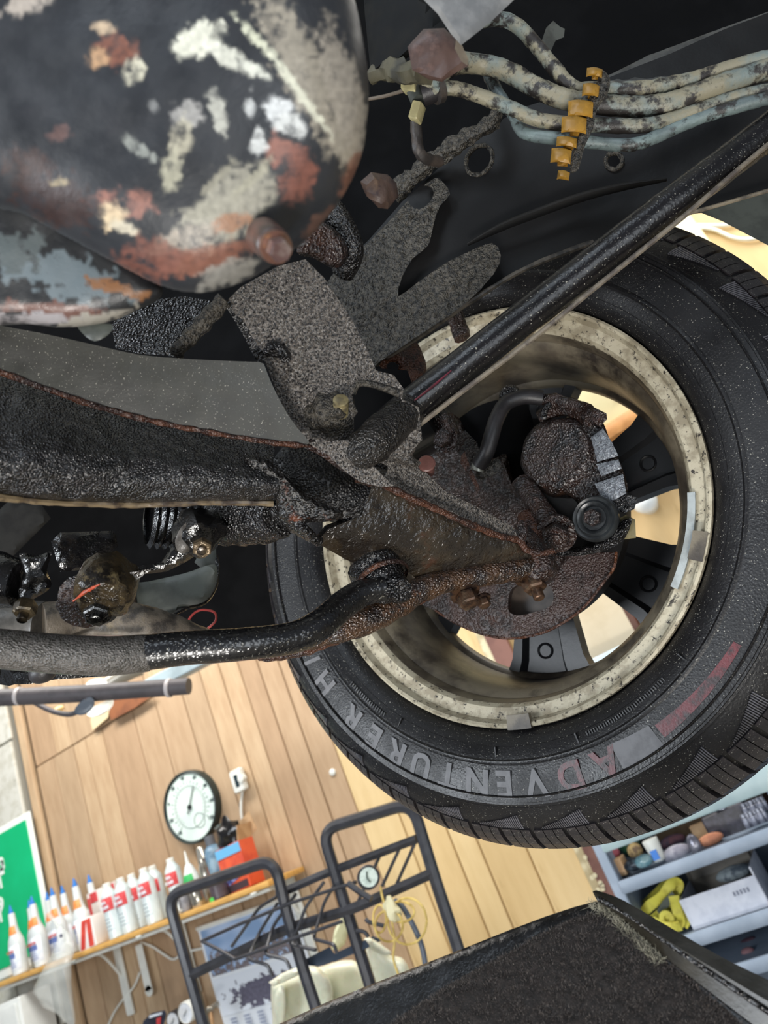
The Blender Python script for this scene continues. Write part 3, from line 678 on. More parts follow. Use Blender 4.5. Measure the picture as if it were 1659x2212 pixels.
# deep channel hanging under the flange
rows = [((-330, 660, .235), (-60, 740, .30), (100, 790, .34), (280, 860, .39), (450, 900, .43), (600, 925, .46)),
        ((-330, 800, .21), (-60, 870, .28), (100, 905, .32), (280, 950, .37), (450, 975, .41), (590, 1000, .445)),
        ((-330, 905, .20), (-60, 960, .27), (100, 980, .31), (280, 1005, .36), (450, 1020, .40), (600, 1040, .44)),
        ((-330, 985, .205), (-60, 1025, .275), (100, 1042, .315), (280, 1058, .365), (450, 1060, .405), (600, 1065, .445)),
        ((-330, 1030, .225), (-60, 1062, .29), (100, 1080, .33), (280, 1087, .38), (450, 1083, .42), (590, 1084, .46)),
        ((-330, 1040, .27), (-60, 1070, .33), (100, 1082, .38), (280, 1088, .43), (450, 1085, .47), (580, 1085, .5))]
def loft(rows, nu=60, nv=30, lump=.0, ls=80):
    A = []
    for r in rows:
        pts = catmull([Q(*p) for p in r], max(2, nu // (len(r) - 1)), closed=False); A.append(pts)
    A = np.array(A); B = []
    for j in range(A.shape[1]): B.append(catmull(list(A[:, j]), max(2, nv // (len(rows) - 1)), closed=False))
    B = np.array(B); n, m = B.shape[0], B.shape[1]
    V = B.reshape(-1, 3)
    if lump: V = np.array([p + nrm(O - p) * lump * noise.noise(Vector(p * ls)) for p in V])
    F = [(i * m + j, i * m + j + 1, (i + 1) * m + j + 1, (i + 1) * m + j) for i in range(n - 1) for j in range(m - 1)]
    g = G().add(V, F)
    # thickness
    n0 = len(V); g.V += [tuple(p + nrm(p - O) * .004) for p in V]; g.F += [tuple(i + n0 for i in f[::-1]) for f in F]
    ring = [i * m for i in range(n)] + [(n - 1) * m + j for j in range(m)] + [(n - 1 - i) * m + m - 1 for i in range(n)] + [m - 1 - j for j in range(m)]
    for a, b in zip(ring, ring[1:] + ring[:1]):
        if a != b: g.F.append((a, b, b + n0, a + n0))
    return g
make('lower_channel', loft(rows, 90, 60, .003, 120), mat('thick_black_grease', '121113', '09090a', bead=620, beadh=.55, rough=.12, r2=.2, bump=1.0, bs=330, bd=.003, coarse=.8, cs=130, spec=.8), cm, smooth=60)
make('channel_seam', G().tube([Q(x, y, Y) for x, y, Y in ((-330, 1033, .22), (-60, 1066, .285), (100, 1084, .33), (280, 1090, .38), (450, 1086, .42), (590, 1087, .455))], .0025, 8, lump=.001, ls=120), mat('bare_seam_steel', '6b5c45', '3c3128', '6a3d28', rough=.35, sc=60, bump=.5), cm)
# corner bracket with two openings
bro = [(484, 655), (520, 620), (600, 575), (660, 560), (700, 600), (760, 690), (800, 770), (812, 800), (850, 810), (872, 840), (868, 862), (905, 880), (912, 950), (880, 985), (800, 1000), (765, 955), (752, 948), (700, 960), (664, 956), (610, 880), (580, 800), (555, 745), (520, 690)]
brp = [(690, 880, .465), (.30, -.72, -.62)]
make('corner_bracket', slab(bro, brp, .005, holes=[[(760, 850), (768, 832), (790, 829), (862, 850), (868, 866), (840, 895), (800, 925), (765, 945)]], grid=.004, amp=.0012, ns=110, bulge=lambda x, y: .008 * math.exp(-((x - 720) ** 2 + (y - 880) ** 2) / 3500)), DUST, cm, smooth=60)
make('opening_shade', slab([(735, 790), (880, 800), (905, 870), (880, 960), (780, 985), (735, 940)], [(735, 790, .56), (900, 860, .58), (780, 985, .56)], .02, grid=.01), DARK, cm)  # dark backing added so the bracket opening looks black
make('opening_rim', G().tube([on(brp, x, y) for x, y in ((760, 850), (770, 830), (792, 828), (830, 838), (862, 850))], .003, 8, lump=.001), CRUD, cm)
make('bracket_tongue', slab([(664, 956), (752, 950), (800, 1000), (850, 1050), (820, 1052), (775, 1040), (735, 1010), (712, 985)], [(760, 990, .47), (.35, -.70, -.62)], .004, grid=.004, amp=.0015, ns=120), DUST, cm)
make('tongue_hem', G().tube([Q(x, y, Y) for x, y, Y in ((664, 958, .455), (712, 985, .465), (735, 1000, .475), (775, 1025, .49), (800, 1040, .505))], .004, 9, lump=.0015), RUSTD, cm)
make('bracket_gusset', slab([(484, 655), (496, 652), (530, 700), (566, 760), (572, 780), (555, 782), (520, 715)], brp, .012, grid=.004, amp=.001), GREASE, cm)
o = make('bolt', G().lathe(on(brp, 712, 888), brp[1], [(-.004, .022), (.004, .0195), (.008, .013), (.011, .011), (.0125, .001)], 30, lump=.006, ls=110), CRUD, cm); o['label'] = 'mud caked bolt head'
o = make('bolt_tip', G().lathe(on(brp, 733, 866, .017), (.75, -1, .15), [(-.012, .006), (.000, .006), (.001, .0054), (.0014, .006), (.004, .006), (.0045, .005), (.0045, .0001)], 24), mat('bare_brassy_steel', 'a0936c', '6f6650', rough=.35, metal=.5, sc=90), cm); o['label'] = 'brassy threaded bolt tip'
make('square_nut', G().box(on(brp, 726, 882, .012), (.9, -.2, -.35), (.3, .1, .9), (.1, -1, 0),   .014, .013, .013, bev=.002), CRUD, cm)
make('weld_bead', G().tube([on(brp, x, y, .002) for x, y in ((572, 765), (590, 752), (608, 762), (618, 782))], [.004, .006, .006, .004], 10, lump=.003, ls=200), GREASE, cm)

# gusset struts left of the bracket
gs = thing('engine_mount_strut', 'pair of dark crusty struts rising from the crossmember beside the sump', 'strut', Q(330, 700, .42), 'pressed steel underbody frame')
make('strut_plate', slab([(240, 700), (300, 650), (400, 640), (484, 655), (420, 720), (380, 770), (300, 764), (250, 752)], [(360, 710, .43), (.40, -.80, -.40)], .006, grid=.005, amp=.003, ns=120), GREASE, gs)
make('strut_rib', G().tube([on(brp, 486, 648), on(brp, 430, 705), on(brp, 378, 768)], .006, 10, lump=.003, ls=120), CRUD, gs)

# ================================================================ tension rod
tr = thing('tension_rod', 'long glossy black tension rod running diagonally to the upper right corner', 'rod', Q(1200, 620, .55), GP)
pts = [on(brp, 795, 950, .020)] + [Q(x, y, Y) for x, y, Y in ((860, 900, .520), (960, 822, .54), (1100, 712, .56), (1280, 572, .58), (1460, 435, .60), (1600, 330, .62), (1760, 208, .64))]
make('rod_tube', G().tube(pts, [.0150, .0150, .0150, .0148, .0148, .0146, .0146, .0150], 28, lump=.0006, ls=100, step=.008), BLACKP, tr)
make('rod_seam', G().tube([Q(x, y, Y) for x, y, Y in ((880, 938, .525), (1000, 845, .535), (1140, 740, .55), (1300, 610, .57), (1480, 465, .59), (1620, 345, .61), (1760, 232, .63))], .0022, 8), mat('seam_dust', '6e6558', '4a423c', rough=.5, sc=90), tr)
make('rod_foot', G().tube([on(brp, 768, 968, .020), on(brp, 800, 946, .022), Q(880, 888, .522)], [.0145, .0162, .0154], 24, lump=.002, ls=120, step=.003), mat('grimy_rod_foot', '2a2724', '100f0f', rough=.25, sc=300, bead=500, beadh=.5, coarse=.6, cs=120), tr)
make('rod_weld', G().tube([on(brp, 748, 945, .006), on(brp, 762, 975, .008), on(brp, 792, 1000, .008), on(brp, 830, 1015, .006)], .005, 10, lump=.003, ls=160), GREASE, tr)
o = make('red_scuff', G().tube([Q(895, 865, .512), Q(930, 838, .515), Q(975, 800, .52)], [.0008, .002, .0008], 8, flat=.4), mat('dull_red_scuff', '5a2030', '3a1822', rough=.4), tr)
fb = thing('flange_bolt', 'pinkish rusty round bolt head above the control arm edge', 'bolt', Q(922, 1000, .57), GP)
make('bolt_head', G().lathe(Q(922, 1003, .575), (.4, -1, -.1), [(-.02, .006), (0, .006), (.001, .0078), (.003, .0078), (.004, .0066), (.0042, .0001)], 22), mat('pink_rust', '5e3c36', '54352f', rough=.4, bump=.5, sc=100), fb)

# dusty lump beside the rod foot
ck = make('bracket_shoulder', slab(catmull([(842, 950), (870, 925), (890, 935), (900, 965), (892, 985), (910, 1000), (890, 1010), (840, 985)], 3), [(870, 970, .54), (.30, -.8, -.5)], .01, grid=.004, amp=.004, ns=130, rnd=.006), DUST, cm)

# ================================================================ stabiliser bar
sb = thing('stabiliser_bar', 'bent stabiliser bar, dusty grey at left turning glossy black towards the wheel', 'bar', Q(400, 1400, .42), GP)
BARM = mat('gloss_black_bar', '0b0b0d', '121214', rough=.2, bead=300, beadh=.12, bump=.25, bs=240, bd=.0006, coat=.35, coatr=.3, glint=300)
BARD = mat('dusty_bar', '4e4a46', '37342f', bead=600, beadh=.35, rough=.3, bump=.7, bs=480, bd=.001, sc=200, r2=.5)
make('bar_end_dusty', G().tube([Q(-330, 1380, .28), Q(-80, 1396, .33), Q(20, 1403, .35), Q(120, 1412, .37), Q(230, 1417, .39), Q(300, 1412, .405), Q(322, 1410, .41)], [.0145, .0145, .0145, .0145, .0145, .0142, .0138], 28, step=.004), BARD, sb)
make('bar_rod', G().tube([Q(300, 1412, .405), Q(400, 1400, .425), Q(520, 1392, .45), Q(630, 1378, .48), Q(690, 1350, .50), Q(740, 1308, .53), Q(780, 1282, .55), Q(830, 1270, .565)], [.0135, .013, .0125, .0125, .0125, .0125, .012, .011], 26, step=.004), BARM, sb)
make('bar_eye', G().lathe(Q(856, 1272, .572), (.6, -.6, -.5), [(-.012, .0001), (-.012, .009), (-.004, .0125), (.006, .0125), (.012, .009), (.012, .0001)], 24, lump=.003, ls=120), GREASE, sb)
make('link_boot', G().lathe(Q(826, 1262, .575), (.15, -.2, -1), [(-.03, .017), (-.024, .023), (-.016, .025), (-.010, .021), (-.006, .023), (0, .0215), (.006, .016), (.008, .002)], 30, lump=.003, ls=120), GREASE, sb)
make('boot_ring', G().lathe(Q(826, 1249, .575), (.15, -.2, -1), [(-.003, .0235), (0, .0255), (.003, .0235)], 30, cap=False), RUST, sb)
make('link_pin', G().tube([Q(790, 1262, .57), Q(820, 1275, .565), Q(858, 1268, .572)], [.010, .012, .011], 14, lump=.003, ls=160), GREASE, sb)
# ================================================================ lower left: steering linkage, hangers, pipe
GL = 'steering and exhaust parts under the crossmember'
st = thing('steering_linkage', 'tar black steering link with two greasy ball joints', 'linkage', Q(300, 1200, .45), GL)
ln = slab([(205, 1330), (180, 1270), (205, 1245), (240, 1232), (330, 1218), (350, 1212), (372, 1180), (395, 1140), (430, 1120), (462, 1130), (468, 1165), (440, 1190), (400, 1215), (360, 1235), (300, 1242), (258, 1262), (262, 1300), (240, 1330)], [(330, 1220, .44), (.40, -.72, -.55)], .016, grid=.004, amp=.001, rnd=.006)
make('link_arm', ln, SLICK, st)
make('ball_cap', G().lathe(Q(222, 1292, .395), (.1, -.55, -.8), [(-.03, .022), (-.01, .0235), (0, .021), (.004, .017), (.0045, .012)], 28, lump=.004, ls=120), mat('oily_amber_cap', '3c3222', '120f0c', '665a40', mix3=(.56, .66), sc3=60, rough=.12, coarse=1, cs=90, bump=.7, bs=300, sc=40), st)
make('ball_nut', G().hexbolt(Q(215, 1312, .40), (.1, -.55, -.8), .010, .012, stud=.004), SLICK, st)
make('washer_stack', G().lathe(Q(186, 1295, .40), (.35, -.7, -.6), [(-.02, .018), (.0, .0215), (.004, .0215), (.006, .016), (.006, .001)], 26, lump=.003, ls=150), RUSTD, st)
o = make('orange_mark', G().tube([Q(158, 1298, .38), Q(185, 1278, .378), Q(215, 1262, .376)], [.0006, .0015, .0006], 8, lump=.001, ls=300), mat('orange_paint_mark', 'b0482c', '6e3522', rough=.4), st); o['label'] = 'orange paint mark'
make('ball_cap', G().ball(Q(428, 1150, .46), .021, 22, (1, 1, .9), lump=.006, ls=90), SLICK, st)
make('ball_plate', slab(catmull([(378, 1170), (392, 1138), (420, 1122), (445, 1130), (440, 1160), (415, 1188), (388, 1195)], 3), [(410, 1160, .445), (.5, -.65, -.55)], .006, grid=.004, amp=.001, rnd=.002), mat('dusty_cap_metal', '5c5752', '37332f', rough=.35, bump=.5, sc=60), st)
make('ball_nut', G().hexbolt(Q(438, 1176, .44), (.2, -.6, -.7), .0075, .009, washer=False, stud=.003), mat('oily_nut_metal', '6a5a44', '2b2622', rough=.12, bump=.7, bs=260, metal=.4), st)
make('link_web', slab([(262, 1240), (330, 1228), (300, 1250), (265, 1272), (255, 1262)], [(262, 1240, .405), (330, 1230, .42), (265, 1272, .41)], .003, grid=.004, amp=.001), TAR, st)

hg = thing('hanger_clamp', 'greasy hourglass shaped hanger clamp at the left edge', 'clamp', Q(80, 1240, .38), GL)
make('clamp_body', slab(catmull([(42, 1195), (80, 1200), (112, 1192), (102, 1230), (112, 1262), (100, 1278), (80, 1290), (62, 1300), (42, 1296), (40, 1270), (50, 1235)], 3), [(75, 1240, .37), (.5, -.7, -.5)], .014, grid=.0035, amp=.003, ns=120, rnd=.005), SLICK, hg)
o = make('clamp_nut', G().hexbolt(Q(60, 1296, .365), (0, -.5, -1), .008, .014, washer=False, stud=.006), mat('tarry_brass_nut', '5c503c', '1c1814', rough=.12, metal=.5, bump=.8, bs=260), hg)
make('link_rod', G().tube([Q(-60, 1240, .36), Q(10, 1255, .37), Q(48, 1262, .375)], [.024, .022, .018], 22, lump=.002, ls=90), SLICK, hg)
bx = make('black_box', slab([(110, 1170), (130, 1150), (250, 1146), (255, 1180), (200, 1230), (130, 1235)], [(110, 1170, .47), (255, 1150, .53), (130, 1235, .48)], .03, grid=.005, amp=.001, rnd=.004), SLICK, hg)
dk = tag(make('steering_rack_gaiter', G().tube([Q(330, 1105, .50), Q(380, 1112, .52), Q(430, 1118, .54), Q(480, 1122, .56), Q(530, 1116, .58)], [.03, .026, .03, .026, .03], 24, step=.003, lump=.002), SLICK), 'black ribbed rubber gaiter tucked under the crossmember', 'gaiter', GL)
g = G()
for i in range(9):
    p = Q(330 + i * 16, 1107 + i * 1.5, .485 + .008 * i); g.lathe(p, nrm(Q(480, 1120, .555) - Q(330, 1105, .50)), [(-.003, .030), (0, .034), (.003, .030)], 28, cap=False)
make('gaiter_rib', g, SLICK, dk)

hp = thing('heat_shield_bracket', 'dull grey green bent steel bracket behind the steering link', 'bracket', Q(380, 1260, .62), GL)
make('bracket_face', slab(catmull([(292, 1262), (320, 1256), (400, 1238), (445, 1222), (468, 1222), (466, 1262), (440, 1300), (400, 1312), (350, 1342), (310, 1330), (294, 1300)], 3), [(380, 1280, .60), (.45, -.8, -.3)], .006, grid=.006, rnd=.004), GREYG, hp)
make('bracket_rim', G().tube([Q(x, y, Y) for x, y, Y in ((350, 1343, .585), (400, 1314, .61), (440, 1302, .635), (464, 1268, .655), (470, 1225, .665), (465, 1200, .665))], .0028, 8), SLICK, hp)
make('bracket_riser', slab([(420, 1215), (445, 1165), (466, 1165), (468, 1222), (440, 1232)], [(445, 1200, .655), (.45, -.8, -.3)], .006, grid=.006, rnd=.003), GREYG, hp)
make('bracket_post', slab([(258, 1262), (288, 1250), (300, 1330), (262, 1345)], [(258, 1262, .55), (288, 1250, .57), (262, 1345, .555)], .008, rnd=.003), BROWN, hp)

ep = thing('exhaust_pipe', 'mottled grey pipe with clamp bands running into the left edge', 'pipe', Q(200, 1345, .5), GL)
PIPEM = mat('mottled_pipe', '6a6156', '3c3733', '8a7a5e', rough=.4, bump=.9, bs=380, sc=60, mix3=(.55, .7), sc3=20)
make('pipe_tube', G().tube([Q(90, 1352, .46), Q(200, 1345, .50), Q(290, 1352, .52), Q(370, 1368, .55), Q(450, 1388, .58)], [.022, .022, .0215, .019, .012], 24, lump=.002, ls=90, step=.004), PIPEM, ep)
make('pipe_sleeve', G().tube([Q(-330, 1352, .36), Q(-80, 1352, .42), Q(0, 1352, .44), Q(70, 1354, .46), Q(98, 1355, .465)], .0245, 26, smooth=False, step=.01), mat('grey_sleeve', '55524e', '3d3b38', rough=.4, bump=.4, sc=50), ep)
for x in (14, 52):
    make('clamp_band', G().lathe(Q(x, 1353, .443 + x * .0004), nrm(Q(98, 1355, .465) - Q(0, 1352, .44)), [(-.004, .0245), (-.003, .0262), (.003, .0262), (.004, .0245)], 28, cap=False), SLICK, ep)
make('seam_edge', G().tube([Q(150, 1383, .47), Q(200, 1378, .48), Q(250, 1376, .49), Q(300, 1385, .50)], .0022, 8, lump=.001), mat('seam_pink', '8a7468', '4b3d38', rough=.4), ep)

rw = tag(make('wire_loop', G().tube([Q(372, 1330, .62), Q(382, 1352, .615), Q(400, 1366, .61), Q(410, 1335, .612), Q(432, 1318, .62), Q(462, 1322, .625), Q(466, 1340, .62), Q(448, 1358, .615), Q(430, 1366, .61)], .0013, 8), REDW), 'thin red wire loop hanging in the dark gap beside the tyre', 'wire', GL)

# brackets along the bottom edge at far left
ub = thing('lower_bumper_bracket', 'dark greasy brackets hanging below the stabiliser bar at the left edge', 'bracket', Q(60, 1455, .45), GL)
make('bracket_beam', slab([(-60, 1430), (60, 1436), (180, 1444), (300, 1452), (240, 1460), (120, 1468), (60, 1478), (-60, 1480)], [(-60, 1430, .44), (300, 1452, .52), (0, 1480, .45)], .02, rnd=.003, amp=.001), SLICK, ub)
make('rubber_knob', G().ball(Q(92, 1452, .44), .0105, 22, (1.2, 1, .9), lump=.002), HOSE, ub)
make('tab', slab([(0, 1440), (20, 1445), (38, 1476), (20, 1482), (0, 1478)], [(0, 1440, .42), (38, 1470, .43), (0, 1480, .43)], .005, amp=.003, ns=200), SLICK, ub)

# ================================================================ sump (oil pan)
op = thing('oil_pan', 'blurred steel oil pan close above, black paint flaking to cream and rust', 'oil pan', Q(380, 300, .22), 'engine parts')
BL = [ # centre px, radius, colour, weight
 (430, 85, 62, 36, -.45, 'e9e8cf', 1.25), (500, 125, 70, 22, .55, 'e6e6d2', 1.2), (550, 150, 40, 13, .5, 'e2e4d2', 1.1),
 (680, 190, 270, 55, 1.05, 'a79c86', 1.0), (560, 90, 80, 12, .8, 'e4e6c2', 1.1), (640, 190, 130, 10, .95, 'e2e2c4', 1.1),(745,200,170,42,1.3,'a59a88',1.0),
 (255, 110, 50, 40, .3, '8a4a2c', 1.1), (215, 125, 28, 24, 0, 'c8955a', 1.0), (290, 150, 26, 30, 0, 'd6d0b0', 1.0), (225, 60, 24, 16, 0, 'cfae82', .9),
 (400, 250, 36, 36, .4, 'a8a6a2', 1.0), (390, 300, 22, 60, .2, 'b5ae92', 1.0), (370, 370, 24, 50, .3, 'aaa68a', 1.0), (300, 320, 48, 14, .6, '8f948c', .9),
 (470, 240, 18, 55, -.3, 'bcbcae', .9), (600, 235, 34, 30, 0, 'dfe3e4', 1.1), (630, 270, 40, 26, .5, 'dcdfdc', 1.05), (610, 330, 46, 40, 0, 'a05c44', 1.0), (640, 380, 40, 70, .2, '8c4a34', 1.05), (560, 310, 20, 30, 0, 'cfd2d0', 1.0),
 (460, 480, 95, 60, -.5, 'a39e88', 1.15), (520, 420, 80, 70, -.4, '9b9682', 1.1), (400, 520, 90, 32, -.3, 'a39684', 1.0), (500, 480, 50, 22, -.3, 'a0622c', 1.0), (430, 560, 120, 34, -.2, '8a4c30', 1.2), (330, 560, 80, 50, 0, '7a4230', 1.0),
 (260, 440, 80, 34, 0, '9a5c48', 1.05), (240, 465, 34, 36, 0, 'dcc08e', 1.05), (262, 488, 30, 14, .3, 'c9bda0', 1.0), (490, 590, 70, 30, -.4, '8f8c84', 1.0), (120, 430, 120, 60, .4, '3c2622', 1.0), (60, 350, 60, 30, .3, '46302a', 1.0),
 (760, 380, 20, 60, .4, '8a5236', 1.0), (700, 480, 60, 24, -.7, '6a4636', 1.0), (60, 10, 60, 26, -.2, 'b7a99a', 1.0), (130, 290, 26, 18, 0, '6a4a44', .9), (125, 395, 20, 12, 0, 'a08c5c', .9), (550, 380, 12, 70, .75, '9f9a80', 1.0), (470, 385, 10, 60, .8, '8b8670', .95), (330, 230, 14, 14, 0, '7e8080', .8), (540, 230, 12, 30, .1, 'c8cccc', .9),
]
SOFT = {}
for _b in BL:
    _c = np.array(s2l(_b[5])); SOFT[_b[5]] = (_c * .68 + _c.mean() * .32) * .82
def panpaint(x, y):
    n1 = noise.noise(Vector((x * .012, y * .012, 3))); n2 = noise.noise(Vector((x * .045, y * .045, 9))); n3 = noise.noise(Vector((x * .08, y * .08, 1)))
    base = np.array(s2l('26282c')) * (1 + .3 * n1)
    best = 0; c = base
    for bx_, by_, rx, ry, an, colr, w in BL:
        dx, dy = x - bx_, y - by_; ca_, sa_ = math.cos(an), math.sin(an)
        u = (dx * ca_ + dy * sa_) / rx; v = (-dx * sa_ + dy * ca_) / ry
        colr = SOFT[colr]
        d = w * (1.12 - math.hypot(u, v)) + .42 * n2 + .30 * n3 + .15 * n1
        if d > .10:
            t = min(1, (d - .10) / .3) * .85; c = c * (1 - t) + colr * (1 + .35 * n3) * t
    return tuple(np.clip(c, .002, 1))
PANM = mat('flaking_pan_paint', '333333', '2b2c30', attr=True, sc=75, mix=(.54, .72), rough=.34, r2=.5, bump=.35, bs=240, bd=.001, coarse=.15, cs=50)
pano = catmull([(250 + (x - 250) * 1.065, 200 + (y - 200) * 1.075) for x, y in [(-140, -160), (300, -200), (720, -160), (768, -20), (790, 80), (803, 180), (800, 260), (790, 330), (765, 395), (735, 445), (690, 500), (640, 545), (590, 580), (540, 610), (480, 632), (420, 640), (345, 626), (250, 580), (140, 522), (40, 470), (-140, 380)]], 4)
make('pan_bottom', slab(pano, [(420, 330, .235), (.30, -.78, -.54)], .12, grid=.0017, rnd=.045, amp=.0009, ns=25, col=panpaint, bulge=lambda x, y: .012 * math.exp(-((x - 420) ** 2 + (y - 250) ** 2) / 90000)), PANM, op, smooth=70)
BL2 = [(120, 590, 150, 46, .3, '5f6a70', 1.2), (30, 540, 60, 40, 0, '4e5658', 1.1), (250, 620, 60, 16, .2, '7c5638', 1.0), (120, 670, 160, 16, .1, '5a3c34', 1.2), (200, 690, 90, 14, -.2, '8c8880', 1.0), (60, 690, 90, 12, 0, '8a8688', 1.0)]
def panpaint2(x, y):
    n2 = noise.noise(Vector((x * .03, y * .03, 5))); n3 = noise.noise(Vector((x * .09, y * .09, 2)))
    c = np.array(s2l('1d1f22'))
    for bx_, by_, rx, ry, an, colr, w in BL2:
        dx, dy = x - bx_, y - by_; ca_, sa_ = math.cos(an), math.sin(an)
        u = (dx * ca_ + dy * sa_) / rx; v = (-dx * sa_ + dy * ca_) / ry
        d = w * (1.1 - math.hypot(u, v)) + .9 * n2 + .35 * n3
        if d > .1: t = min(1, (d - .1) / .1); c = c * (1 - t) + np.array(s2l(colr)) * t
    return tuple(np.clip(c, .002, 1))
o = make('pan_step', slab(catmull([(-140, 330), (40, 400), (140, 450), (250, 520), (345, 600), (356, 645), (290, 680), (230, 702), (140, 712), (60, 704), (-140, 680)], 4), [(150, 620, .262), (.35, -.70, -.60)], .06, grid=.0024, rnd=.016, amp=.0008, ns=40, col=panpaint2), PANM, op, smooth=70)
make('pan_tab', slab(catmull([(170, 700), (240, 700), (235, 722), (205, 737), (180, 722)], 3), [(170, 700, .28), (240, 700, .29), (205, 735, .285)], .006, rnd=.003), GREYG, op)
ax = nrm(Q(655, 560, .20) - Q(600, 505, .255))
dp = Q(592, 530, .250)
ax = nrm(R @ np.array([.36, .50, -.78]))
make('plug_boss', G().lathe(dp, ax, [(-.02, .0088), (.0, .0082), (.002, .0066), (.002, .001)], 28), mat('boss_rust', '5a4038', '3c302c', rough=.4, sc=60, bump=.4), op)
dpl = make('drain_plug', G().lathe(dp, ax, [(.001, .0070), (.001, .0074), (.003, .0076), (.005, .0074), (.005, .005)], 30), mat('plug_washer', '8a6a58', '6a4a40', 'b08040', rough=.3, metal=.5, sc=60), op); dpl['label'] = 'drain plug with a bright hex head'
U_, W_, A_ = frame(ax)
make('plug_head', G().lathe(dp, ax, [(.005, .0050), (.006, .0054), (.012, .0054), (.0135, .0047), (.0135, .001)], 6), mat('plug_steel', '9a8c86', '6a5250', rough=.28, metal=.6, sc=80), dpl, smooth=20)

# ================================================================ frame rail and body shell above
GB = 'body shell and chassis rail'
rl = thing('chassis_rail', 'long black chassis rail with drain holes and crusted grime at its root', 'rail', Q(1200, 450, .62), GB)
rp_ = [(900, 500, .62), (1500, 300, .68), (1000, 640, .63)]
railo = [(700, 640), (735, 585), (800, 520), (870, 440), (930, 385), (985, 330), (1060, 280), (1120, 240), (1200, 215), (1320, 170), (1450, 120), (1560, 70), (1720, 10), (1720, 400), (1659, 412), (1560, 440), (1480, 462), (1400, 490), (1282, 522), (1200, 552), (1110, 592), (1010, 655), (930, 710), (812, 786), (790, 770), (740, 750), (700, 735)]
def circ(cx, cy, rx, ry, n=20, rot=0):
    return [(cx + rx * math.cos(a) * math.cos(rot) - ry * math.sin(a) * math.sin(rot), cy + rx * math.cos(a) * math.sin(rot) + ry * math.sin(a) * math.cos(rot)) for a in [2 * math.pi * i / n for i in range(n)]]
def ridge(x, y):
    # pressed step running along the rail
    yy = 640 - (x - 880) * .52
    return .006 / (1 + math.exp((y - (yy - 40 + (x - 1000) * .06)) / 14.)) - .003
make('rail_web', slab(railo, rp_, .004, holes=[circ(1036, 350, 25, 32, rot=.5), circ(1326, 352, 16, 16)], grid=.006, amp=.0008, ns=30, bulge=ridge), RAIL, rl, smooth=60)
for (cx_, cy_, rx, ry, rot_) in ((1036, 350, 27, 34, .5), (1326, 352, 18, 18, 0)):
    a, b, c = [Q(*p) for p in rp_]; n_ = nrm(np.cross(b - a, c - a)); n_ = -n_ if n_ @ (a - O) > 0 else n_
    pp = []
    for x, y in circ(cx_, cy_, rx, ry, 28, rot_):
        r = ray(x, y); pp.append(O + r * ((n_ @ (a - O)) / (n_ @ r)) + n_ * .003)
    pp.append(pp[0]); make('hole_rim', G().tube(pp, .0022, 8, smooth=False, cap=False, lump=.0008, ls=300), CRUD, rl)
make('pressed_bead', G().tube([Q(x, y, Y) for x, y, Y in ((1010, 528, .615), (1080, 492, .622), (1150, 464, .628), (1250, 428, .637), (1340, 405, .645), (1440, 388, .655))], [.002, .0055, .006, .006, .005, .002], 12, flat=.5), RAIL, rl)
make('lower_hem', G().tube([Q(x, y, Y) for x, y, Y in ((812, 788, .612), (930, 711, .618), (1010, 656, .622), (1110, 593, .63), (1200, 553, .638), (1282, 523, .645))], .0025, 8, lump=.001), mat('hem_dust', '5e564c', '2a2724', rough=.5, sc=60), rl)
make('upper_hem', G().tube([Q(x, y, Y) for x, y, Y in ((1480, 463, .665), (1560, 441, .672), (1659, 412, .68), (1740, 392, .69))], .0018, 8), mat('hem_dust2', '7a705f', '4a443c', rough=.5, sc=60), rl)
# thick crusted grime
g = slab([(690, 650), (720, 590), (800, 520), (865, 450), (905, 410), (940, 385), (958, 395), (972, 420), (950, 445), (935, 490), (925, 530), (890, 560), (868, 600), (860, 640), (900, 612), (960, 570), (1010, 545), (1062, 524), (1082, 552), (1066, 592), (1010, 652), (930, 708), (815, 785), (800, 806), (770, 800), (745, 770), (720, 745), (650, 740), (665, 700), (700, 690)],
         [(900, 500, .605), (1500, 300, .665), (1000, 640, .615)], .006, curve=2, holes=[[(880, 425), (900, 405), (925, 400), (938, 415), (925, 440), (905, 452), (888, 445)]], grid=.003, amp=.004, ns=230)
make('grime_crust', g, CRUD, rl, smooth=60)

sh_ = thing('inner_wheel_arch', 'black inner wheel arch and bulkhead filling the space above the rail', 'wheel arch', Q(1000, 100, .9), GB)
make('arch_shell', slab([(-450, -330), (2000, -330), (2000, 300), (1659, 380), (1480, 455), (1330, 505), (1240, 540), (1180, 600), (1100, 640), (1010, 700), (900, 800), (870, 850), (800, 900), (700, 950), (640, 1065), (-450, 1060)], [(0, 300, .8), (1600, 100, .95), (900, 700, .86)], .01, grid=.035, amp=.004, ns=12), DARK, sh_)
make('arch_flange', slab([(1290, 175), (1400, 120), (1560, 60), (1760, -10), (1760, 180), (1659, 120), (1500, 165), (1300, 180)], [(1300, 175, .66), (1700, 0, .74), (1659, 120, .70)], .006, grid=.006, amp=.002, ns=100), mat('dusty_underseal', '4a4a48', '353534', rough=.6, bump=.6, bs=200, sc=50), sh_)
make('arch_flange', slab([(1400, 470), (1480, 462), (1659, 410), (1760, 380), (1760, 610), (1659, 530), (1560, 478), (1515, 460)], [(1480, 462, .80), (1700, 400, .86), (1700, 560, .84)], .006, grid=.01), GREYG, sh_)
bh = make('bulkhead', slab([(-450, 1035), (300, 1050), (640, 1075), (700, 1110), (690, 1200), (640, 1300), (640, 1400), (460, 1420), (300, 1438), (-450, 1468)], [(0, 1200, 1.05), (640, 1300, 1.22), (300, 1430, 1.1)], .01, grid=.02, amp=.003, ns=12), DARK, sh_)
